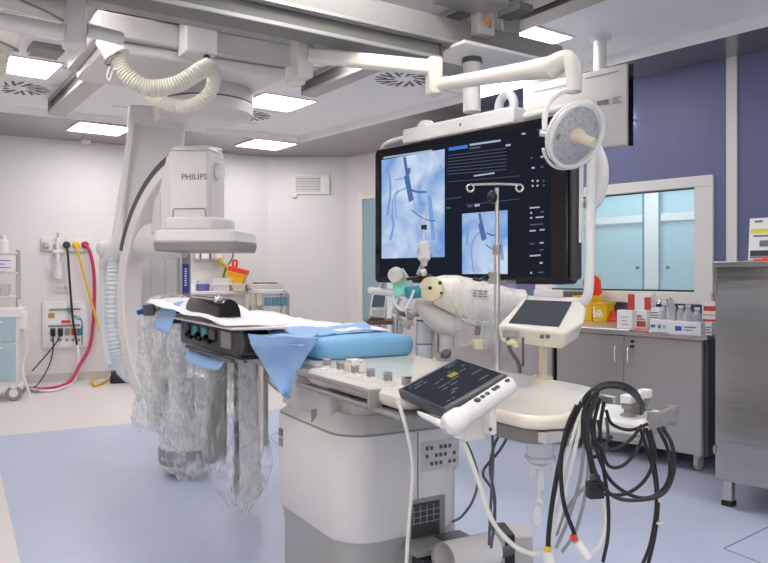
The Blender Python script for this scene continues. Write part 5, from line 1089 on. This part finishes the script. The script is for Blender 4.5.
t = thing('device_box', 'grey instrument on the middle shelf of the drawer trolley', 'instrument', T @ V((-.06, .2, z(296)))); MB(T).box(-.18, .12, .08, .3, z(296), z(284)).build('case', 'med_grey', t, bev=.01); MB(T).box(-.15, .05, .072, .082, z(294.5), z(287)).build('dial_plate', 'mid_grey', t)
t = thing('bottle', 'small white bottle on the shelf behind the trolley notice', 'bottle', T @ V((.08, .25, z(272)))); MB(T).lathe((.08, .25, z(272)), (0, 0, 1), [(0, 0), (0, .04), (.08, .04), (.1, .015), (.13, .015), (.13, 0)], 16).build('bottle_body', 'white_paint', t)
cable([T @ V((.22, .1, z(300))), T @ V((.24, .1, z(325))), T @ V((.30, .05, z(345))), T @ V((.26, .05, z(372))), T @ V((.34, .0, .03))], .014, 'cable_white', 'pale cable hanging beside the trolley mast down to the floor', 'power_lead')
# black caster foot behind the hose
q = PZ(117, 383, 0); t = thing('foot_pedal', 'black foot pedal on the floor where the yellow hose loops', 'pedal', q, 20); T = FR(q, 20); MB(T).box(-.08, .2, -.06, .1, 0, .09).build('base', 'black', t, bev=.02); MB(T).box(-.07, .0, -.05, .09, .09, .15).build('pedal', 'charcoal', t, bev=.015)

# ------------------------------------------------------------------ back table and cart beyond the table head
def bw(px, py, Y): return P(px, py, Y)
t = thing('back_bench', 'white bench with low shelves along the far wall behind the detector', 'bench', (P(222, 0, 9.35).x, 9.35, 0), 29); T = FR((P(216, 0, 9.4).x, 9.4, 0), 25); Zb = P(0, 291, 9.3).z
MB(T).box(-.62, .36, -.2, .25, Zb - .04, Zb).build('bench_top', 'med_white', t, bev=.006); MB(T).box(-.6, .34, -.16, .22, .0, Zb - .04).build('bench_body', 'med_grey', t)
for x in (-.3, .0): MB(T).box(x - .003, x + .003, -.163, -.158, .14, Zb - .06).build('door_gap', 'mid_grey', t)
for i, (px0, px1, py0, k, hh, nm, l) in enumerate(((190, 196.5, 280, 'paper', 1, 'tub', 'white tub at the bench end next to the blue sign'), (197.5, 207, 284, 'purple', 1, 'glove_box', 'purple glove box on the far bench'), (212, 230, 278, 'med_white', 1, 'tray', 'white plastic tray stack on the far bench'), (232, 246, 284, 'beige', 1, 'dish', 'beige dish on the far bench below the red and yellow bin'))):
    a, b = P(px0, 291, 9.28), P(px1, py0, 9.28); tt = thing(nm, l, 'container', ((a.x + b.x) / 2, 9.33, Zb))
    m = MB(); c_ = (a.x + b.x) / 2; hw = (b.x - a.x) / 2; r_ = [[m._v((c_ + x, 9.35 + y, z)) for x, y in rr2(-hw * s_, hw * s_, -.09 * s_, .09 * s_, .02)] for s_, z in ((.9, Zb), (1, b.z - .02), (1.06, b.z - .02), (1.06, b.z))]; m.loft(r_).build('container_body', k, tt)
    if i == 2: MB().box(a.x - .02, b.x + .02, 9.24, 9.46, (Zb + b.z) / 2, (Zb + b.z) / 2 + .015).build('rim', 'paper', tt)
t = thing('sharps_container', 'tilted yellow bin with a red lid hanging on the far wall', 'sharps bin', P(238, 285, 9.75), 0); T = Matrix.Translation(P(237, 277, 9.7)) @ Matrix.Rotation(R(14), 4, 'Y')
m = MB(T); r_ = [[m._v((x, y, z)) for x, y in rr2(-a, a, -.09, .09, .02)] for a, z in ((.10, -.15), (.12, .06))]; m.loft(r_).build('tub', 'yellow', t); MB(T).box(-.125, .125, -.095, .095, .06, .12).build('lid', 'red', t, bev=.01); MB(T).box(-.10, .10, -.094, -.088, .0, .05).build('stripe', 'orange', t); MB(T).tube([(-.08, 0, .12), (-.1, 0, .19), (-.05, 0, .2), (-.04, 0, .12)], .018).build('lid_tab', 'red', t); MB(T).box(-.09, .08, -.08, .08, -.21, -.15).build('holder', 'charcoal', t)
MB(T).box(-.05, .05, .08, .2, -.05, .0).build('wall_hook', 'mid_grey', t)
for i, (px0, px1, l) in enumerate(((192.5, 198, 'narrow white glove dispenser under the detector plate'), (199, 207.5, 'white glove dispenser beside the narrow one'), (209, 221.5, 'white glove dispenser with a grey window above the yellow tubes'))):
    a, b = lw(px0, 260, 0), lw(px1, 250.5, 0); tt = thing('glove_dispenser', l, 'dispenser', (a + b) / 2, 29.26, 'glove dispensers on the wall'); LB(px0, 260, px1, 250.5, 0, .1).build('case', 'med_grey', tt, bev=.008); LB(px0 + 1.2, 258.5, px1 - 1.2, 252, .1, .106).build('glove_tuft', 'paper', tt)
for i, pts in enumerate(([(224, 282), (223, 270), (222, 262), (216, 258), (215, 252)], [(222, 281), (226, 268), (230, 262), (233, 256), (232, 250)], [(226, 280), (228, 268), (222, 263), (219, 258)])):
    cable([lw(a_, b_, .12 + .03 * i) for a_, b_ in pts], .024 if i != 1 else .012, ['knob_cream', 'green', 'yellow_hose'][i], ['cream tube hanging among the far wall dispensers', 'thin green tube looping under the detector plate', 'yellowish tube forked below the wall dispensers'][i], 'tube')
q = P(186, 290, 5.5); t = thing('sign_post', 'grey upright post with a blue vertical sign under the detector', 'sign post', (q.x, 5.5, 0), 8); T = FR((q.x, 5.5, 0), 8)
MB(T).box(-.03, .03, 0, .05, 0, P(0, 249, 5.5).z).build('post', 'mid_grey', t, bev=.006); sg = MB(T).box(-.025, .022, -.010, .0, P(0, 293, 5.5).z, P(0, 264, 5.5).z).build('sign', 'label_blue', t)
m = MB(T)
for k in range(8): zz = P(0, 268 + 2.3 * k, 5.5).z; m.box(-.008 - .003 * (k % 2), .008, -.012, -.010, zz - .012, zz - .003)
m.build('sign_lettering', 'paper', sg)
# instrument cart
Y = 9.2; q = P(270, 377, 9.3); t = thing('instrument_cart', 'white-topped instrument cart with steel-blue drawers by the back wall', 'cart', (q.x, 9.3, 0), 20); T = FR((P(268, 0, Y).x, Y, 0), 22); z = lambda py: P(0, py, Y).z
MB(T).box(-.2, .27, -.1, .3, z(293), z(289)).build('cart_top', 'med_white', t, bev=.008)
MB(T).box(-.22, .2, -.02, .34, z(289), z(284)).build('device', 'med_grey', t, bev=.01); MB(T).box(-.14, .12, .02, .25, z(284), z(282.5)).build('device_panel', 'print_grey', t); 
MB(T).box(-.08, .23, -.08, .28, z(330), z(295)).build('cart_body', 'med_grey', t); MB(T).box(-.2, -.08, -.06, .2, z(306), z(293)).build('side_bin', 'beige', t, bev=.01)
for k in range(3): MB(T).box(-.07 + .1 * k, .02 + .1 * k, -.1, -.08, z(305), z(297)).build('drawer', 'drawer_blue', t, bev=.004)
for x in (-.17, .24):
    for y in (-.06, .26): MB(T).cyl((x, y, .1), (x, y, z(292)), .016).build('leg', 'alu', t); MB(T).cyl((x - .02, y, .06), (x + .02, y, .06), .055).build('caster_wheel', 'black', t)
MB(T).box(-.17, .24, -.06, .26, .15, .17).build('lower_shelf', 'med_grey', t)
for i, pts in enumerate(([(284, 290), (287, 300), (286, 318), (284, 330)], [(288, 292), (293, 302), (290, 320), (291, 335)], [(280, 294), (282, 306), (279, 318), (281, 328)])):
    cable([P(a_, b_, 9.1 + .04 * i) for a_, b_ in pts], .008, ['cable_grey', 'med_white', 'cable_grey'][i], ['grey lead hanging off the instrument cart corner', 'pale lead arching out from the instrument cart', 'short grey lead before the instrument cart drawers'][i], 'lead', 'leads on the instrument cart')
q = PZ(259, 382, 0); t = thing('caster_stool', 'black caster foot showing below the table head', 'caster', q, 0); MB(FR(q, 20)).cyl((-.03, 0, .07), (.03, 0, .07), .07).build('wheel', 'black', t, bev=.01); MB(FR(q, 20)).box(-.04, .05, -.04, .04, .12, .34).build('fork', 'dark_grey', t, bev=.01); MB(FR(q, 20)).box(-.03, .03, -.03, .03, .34, .42).build('stem', 'steel', t)

# ------------------------------------------------------------------ cables round the table
def cp(pts, Y): return [P(a[0], a[1], a[2] if len(a) > 2 else Y) for a in pts]
G1, G2, G3 = 'black cables heaped over the corner module', 'pale cables hanging off the table end', 'dark leads hanging under the table top'
cable(cp([(582, 402), (574, 418), (565, 440), (558, 470), (552, 505), (549, 530), (548, 548)], 1.72), .006, 'black_rubber', 'thick black cable hanging nearly straight from the table corner', 'cable', G1, 10)
t = thing('cable_connector', 'yellowish-white connector on the end of the straight black cable', 'connector', P(549, 556, 1.72)); MB().cyl(P(548, 546, 1.72), P(547.5, 551, 1.72), .0085).build('yellow_ring', 'yellow_hose', t); MB().cyl(P(547.5, 551, 1.72), P(551, 566, 1.72), .013).build('plug_body', 'white_paint', t)
cable(cp([(577, 405), (568, 425), (562, 450), (561, 480), (565, 508), (573, 530), (576, 540)], 1.70), .0052, 'black_rubber', 'black cable with a red band swinging out to a white plug', 'cable', G1, 10)
t = thing('cable_connector', 'white plug with a red band hanging at the black cable end', 'connector', P(580, 545, 1.7)); MB().cyl(P(572.5, 535, 1.7), P(575, 539.5, 1.7), .008).build('red_band', 'red', t); MB().cyl(P(577, 542, 1.7), P(589, 558, 1.69), .010).build('plug_body', 'white_paint', t); MB().cyl(P(575.5, 540, 1.7), P(578, 543, 1.7), .008).build('plug_collar', 'steel', t)
loops = [
 ([(588, 416), (584, 400), (594, 389), (612, 385), (630, 390), (641, 404, 1.85), (640, 424, 2.1)], 1.66, 'black cable arching over the top of the module heap'),
 ([(585, 420), (589, 402), (602, 388), (620, 388), (634, 396, 1.75), (646, 412, 2.08)], 1.64, 'second black cable arch lying inside the top one'),
 ([(596, 400), (588, 425), (590, 450), (598, 478), (615, 497), (640, 500), (664, 493), (674, 470), (672, 445), (662, 427)], 1.60, 'wide black loop sweeping down round below the module'),
 ([(600, 398), (594, 425), (598, 455), (612, 482), (636, 497), (656, 495), (669, 478), (668, 450), (658, 428)], 1.62, 'slightly smaller black loop inside the widest one'),
 ([(592, 404), (585, 430), (590, 462), (594, 482)], 1.63, 'short black cable running into the square black plug'),
 ([(601, 494), (625, 494), (645, 480), (655, 455), (650, 430)], 1.66, 'black cable curving from the square plug up behind the module'),
 ([(604, 402), (600, 430), (603, 465), (608, 500), (608, 535), (603, 562)], 1.65, 'long black cable dropping through the middle of the loops'),
 ([(640, 428), (648, 452), (655, 480), (656, 510), (650, 545), (640, 570)], 1.72, 'black cable tied in a pair hanging from the module to the floor'),
 ([(646, 428), (652, 452), (657, 482), (658, 508), (654, 540), (646, 572)], 1.74, 'its twin black cable bundled beside the tied one'),
 ([(600, 440), (612, 450), (630, 440), (642, 425)], 1.75, 'short black loop tucked under the module'),
 ([(598, 420), (606, 462), (622, 466), (638, 448), (645, 428)], 1.78, 'medium black loop hanging behind the wide loops'),
 ([(590, 392), (583, 415), (584, 440), (592, 456), (604, 452), (608, 434, 1.75), (606, 418, 1.95)], 1.68, 'tight black loop at the outer side of the heap'),
 ([(598, 392), (591, 412), (593, 436), (602, 446), (612, 436)], 1.61, 'short black bend lying over the tight loop'),
 ([(594, 388), (606, 383), (622, 384), (636, 392, 1.8), (645, 408, 2.1)], 1.69, 'uppermost black strand of the arching bundle'),
 ([(606, 410), (612, 424), (630, 430), (648, 424)], 1.80, 'flat black cable coil pressed against the module base'),
]
for pts, Y, l in loops: cable(cp(pts, Y), .0042, 'black_rubber', l, 'cable', G1, 10)
q = P(595, 489, 1.62); t = thing('cable_connector', 'square black plug hanging in the middle of the black loops', 'connector', q, 10); T = FR(q, 10); MB(T).box(-.018, .018, -.012, .012, -.02, .018).build('plug_body', 'black', t, bev=.004); MB(T).box(-.010, .010, -.008, .008, .018, .032).build('strain_relief', 'charcoal', t, bev=.003)
for px, py in ((656, 500), (657, 522)): tag(MB().torus(P(px + .5, py, 1.73), (0, 0, 1), .0095, .003, 18, 6).build('cable_tie', 'knob_cream'), 'pale cable tie round the twin black cables, %s one' % ('upper' if py < 510 else 'lower'), 'cable tie')
gl = [
 ([(584, 412), (577, 440), (570, 475), (560, 515), (549, 545)], 1.76, 'cable_white', 'cream cable slanting down to the yellowish connector'),
 ([(588, 415), (584, 445), (580, 480), (568, 520), (556, 548)], 1.78, 'cable_grey', 'grey cable running beside the cream slanted one'),
 ([(590, 418), (589, 450), (586, 490), (576, 530), (562, 552)], 1.80, 'cable_grey', 'grey cable bowing furthest out from the table end'),
 ([(580, 415), (572, 440), (562, 480), (552, 520)], 1.82, 'cable_white', 'pale thin cable hanging straight beside the clear bulb'),
 ([(602, 500), (606, 520), (600, 545), (588, 556)], 1.7, 'cable_white', 'white cable curling from below the square plug to the white plug'),
 ([(592, 482), (580, 492), (565, 512), (556, 535)], 1.8, 'cable_grey', 'grey cable crossing behind the black ones at a slant')]
for pts, Y, k, l in gl: cable(cp(pts, Y), .0045, k, l, 'cable', G2)
dk = [([(492, 426), (493, 460), (491, 500), (489, 545)], 2.1, 'dark lead hanging straight below the tablet bracket'), ([(512, 428), (500, 450), (483, 472), (492, 490), (495, 515), (491, 548)], 2.12, 'dark lead crossing back in a zigzag under the table'),
      ([(504, 427), (494, 446), (490, 470), (495, 500), (492, 530)], 2.15, 'dark lead bowing slightly between the straight and zigzag ones'), ([(463, 436), (472, 455), (478, 478), (473, 500), (462, 516), (452, 522)], 2.3, 'thin dark lead curving round the pedestal edge')]
for pts, Y, l in dk: cable(cp(pts, Y), .0042, 'cable_slate', l, 'cable', G3)
cable(cp([(456, 430, 1.88), (466, 448, 1.86), (478, 480, 1.85), (492, 520, 1.85), (512, 544, 1.85), (532, 554, 1.83), (545, 553, 1.8)], 1.85), .006, 'cable_white', 'cream cable sweeping from the tablet bracket to the yellowish connector', 'cable', None, 10)
cable(cp([(398, 402, 2.05), (404, 420, 2.05), (410, 445, 2.06), (413, 470, 2.08), (411, 500, 2.1), (408, 535, 2.12), (406, 575, 2.14)], 2.1), .0055, 'cable_white', 'white cable hanging down in front of the pale pedestal', 'cable', None, 10)
cable(cp([(257, 362, 3.9), (266, 378, 3.8), (276, 389, 3.7), (286, 394, 3.6)], 3.7), .006, 'cable_white', 'thin pale cable sagging from the table side behind the drape', 'cable')
# clear suction chamber below the table top
q = P(540, 445, 1.97); t = thing('drip_chamber', 'clear hanging chamber with a tube and bulb below the table end', 'drip chamber', P(538, 525, 1.97))
z = lambda py: P(0, py, 1.97).z
MB().lathe((q.x, 1.97, z(456)), (0, 0, 1), [(0, 0), (0, .036), (z(420) - z(456), .036), (z(418) - z(456), 0)], 24).build('chamber', 'clear_soft', t); MB().lathe((q.x, 1.97, z(461)), (0, 0, 1), [(0, 0), (0, .04), (.012, .043), (.016, .036), (.016, 0)], 24).build('chamber_cap', 'clear', t)
m = MB(); m.tube([(q.x - .045, 1.96, z(459)), (q.x - .02, 1.95, z(464)), (q.x, 1.95, z(466)), (q.x + .03, 1.96, z(464)), (q.x + .035, 1.97, z(474))], .007); m.tube([(q.x - .02, 1.95, z(464)), (q.x - .028, 1.95, z(476))], .006); m.build('tap_cluster', 'hose_blue', t)
MB().cyl((q.x - .002, 1.96, z(488)), (q.x + .0, 1.96, z(464)), .011).build('drip_tube', 'clear_soft', t); MB().tube([(q.x, 1.96, z(486)), (q.x - .006, 1.96, z(500)), (q.x - .008, 1.96, z(512)), (q.x - .012, 1.96, z(518))], .0045).build('thin_tube', 'clear_soft', t); MB().lathe((q.x - .012, 1.96, z(526)), (.06, 0, 1), [(0, 0), (.006, .010), (.025, .016), (.045, .012), (.06, .004)], 16).build('bulb', 'clear_soft', t); MB().ball((q.x - .006, 1.955, z(499)), .011, 10, .6).build('roller', 'white_paint', t)
# floor objects by the pedestal
q = P(517, 560, 3.3); t = thing('foot_switch', 'grey foot switch box with a black strap on the blue floor', 'foot switch', (q.x, 3.3, .002), 10); T = FR((q.x, 3.3, .002), 6); MB(T).box(-.075, .075, 0, .16, 0, .135).build('case', 'med_grey', t, bev=.01); MB(T).box(-.055, -.01, -.006, .165, .0, .142).build('strap', 'black', t, bev=.004); MB(T).cyl((.045, -.006, .06), (.045, .004, .06), .012).build('button', 'dark_grey', t)
a, b = P(443, 560, 2.58), P(491, 549, 2.72); t = thing('waste_pipe', 'pale open-ended pipe lying beside the pedestal foot', 'pipe', (a + b) / 2 - V((0, 0, .2)))
d = (b - a).normalized(); m = MB(); u_ = d.orthogonal(); r1 = [m.ring(a, d, .06, 28, u_), m.ring(b, d, .06, 28, u_)]; r2 = [m.ring(a, d, .053, 28, u_), m.ring(b, d, .053, 28, u_)]
for X_, Y_ in ((r1[0], r1[1]), (r2[1], r2[0]), (r2[0], r1[0]), (r1[1], r2[1])):
    for i in range(28): m._f([X_[i], X_[(i + 1) % 28], Y_[(i + 1) % 28], Y_[i]])
m.build('pipe_body', 'med_white', t); MB().torus(a, d, .0565, .0045, 28, 6, ux=u_).build('pipe_rim', 'mid_grey', t)
m = MB(); c_ = (a + b) / 2; m.box(c_.x - .05, c_.x + .05, c_.y - .03, c_.y + .05, .002, c_.z - .062); m.build('pipe_cradle', 'dark_grey', t, bev=.006)
t = thing('cable_clamp', 'grey lever clamp on the floor between pipe and foot switch', 'clamp', PZ(493, 562, .002), 20); q = P(491, 552, 3.05); MB(FR((q.x, 3.05, .002), 20)).box(-.05, .04, -.03, .03, 0, .13).build('base', 'mid_grey', t, bev=.01); MB(FR((q.x, 3.05, .002), 20)).hexa([(-.05, -.02, .11), (.10, -.02, .14), (.10, .02, .14), (-.05, .02, .11)], [(-.05, -.02, .14), (.10, -.02, .17), (.10, .02, .17), (-.05, .02, .14)]).build('lever', 'cable_slate', t, bev=.005)

# ------------------------------------------------------------------ light and exposure
wd = bpy.data.worlds.new('world'); wd.use_nodes = True; SC.world = wd
wd.node_tree.nodes['Background'].inputs[0].default_value = (1, .98, .96, 1); wd.node_tree.nodes['Background'].inputs[1].default_value = 2.2
SC.view_settings.view_transform = 'Standard'; SC.view_settings.look = 'None'; SC.view_settings.gamma = 1; SC.view_settings.use_curve_mapping = False
SC.view_settings.exposure = .82
SC.cycles.use_denoising = True; SC.cycles.max_bounces = 8; SC.cycles.transparent_max_bounces = 16; SC.cycles.diffuse_bounces = 5
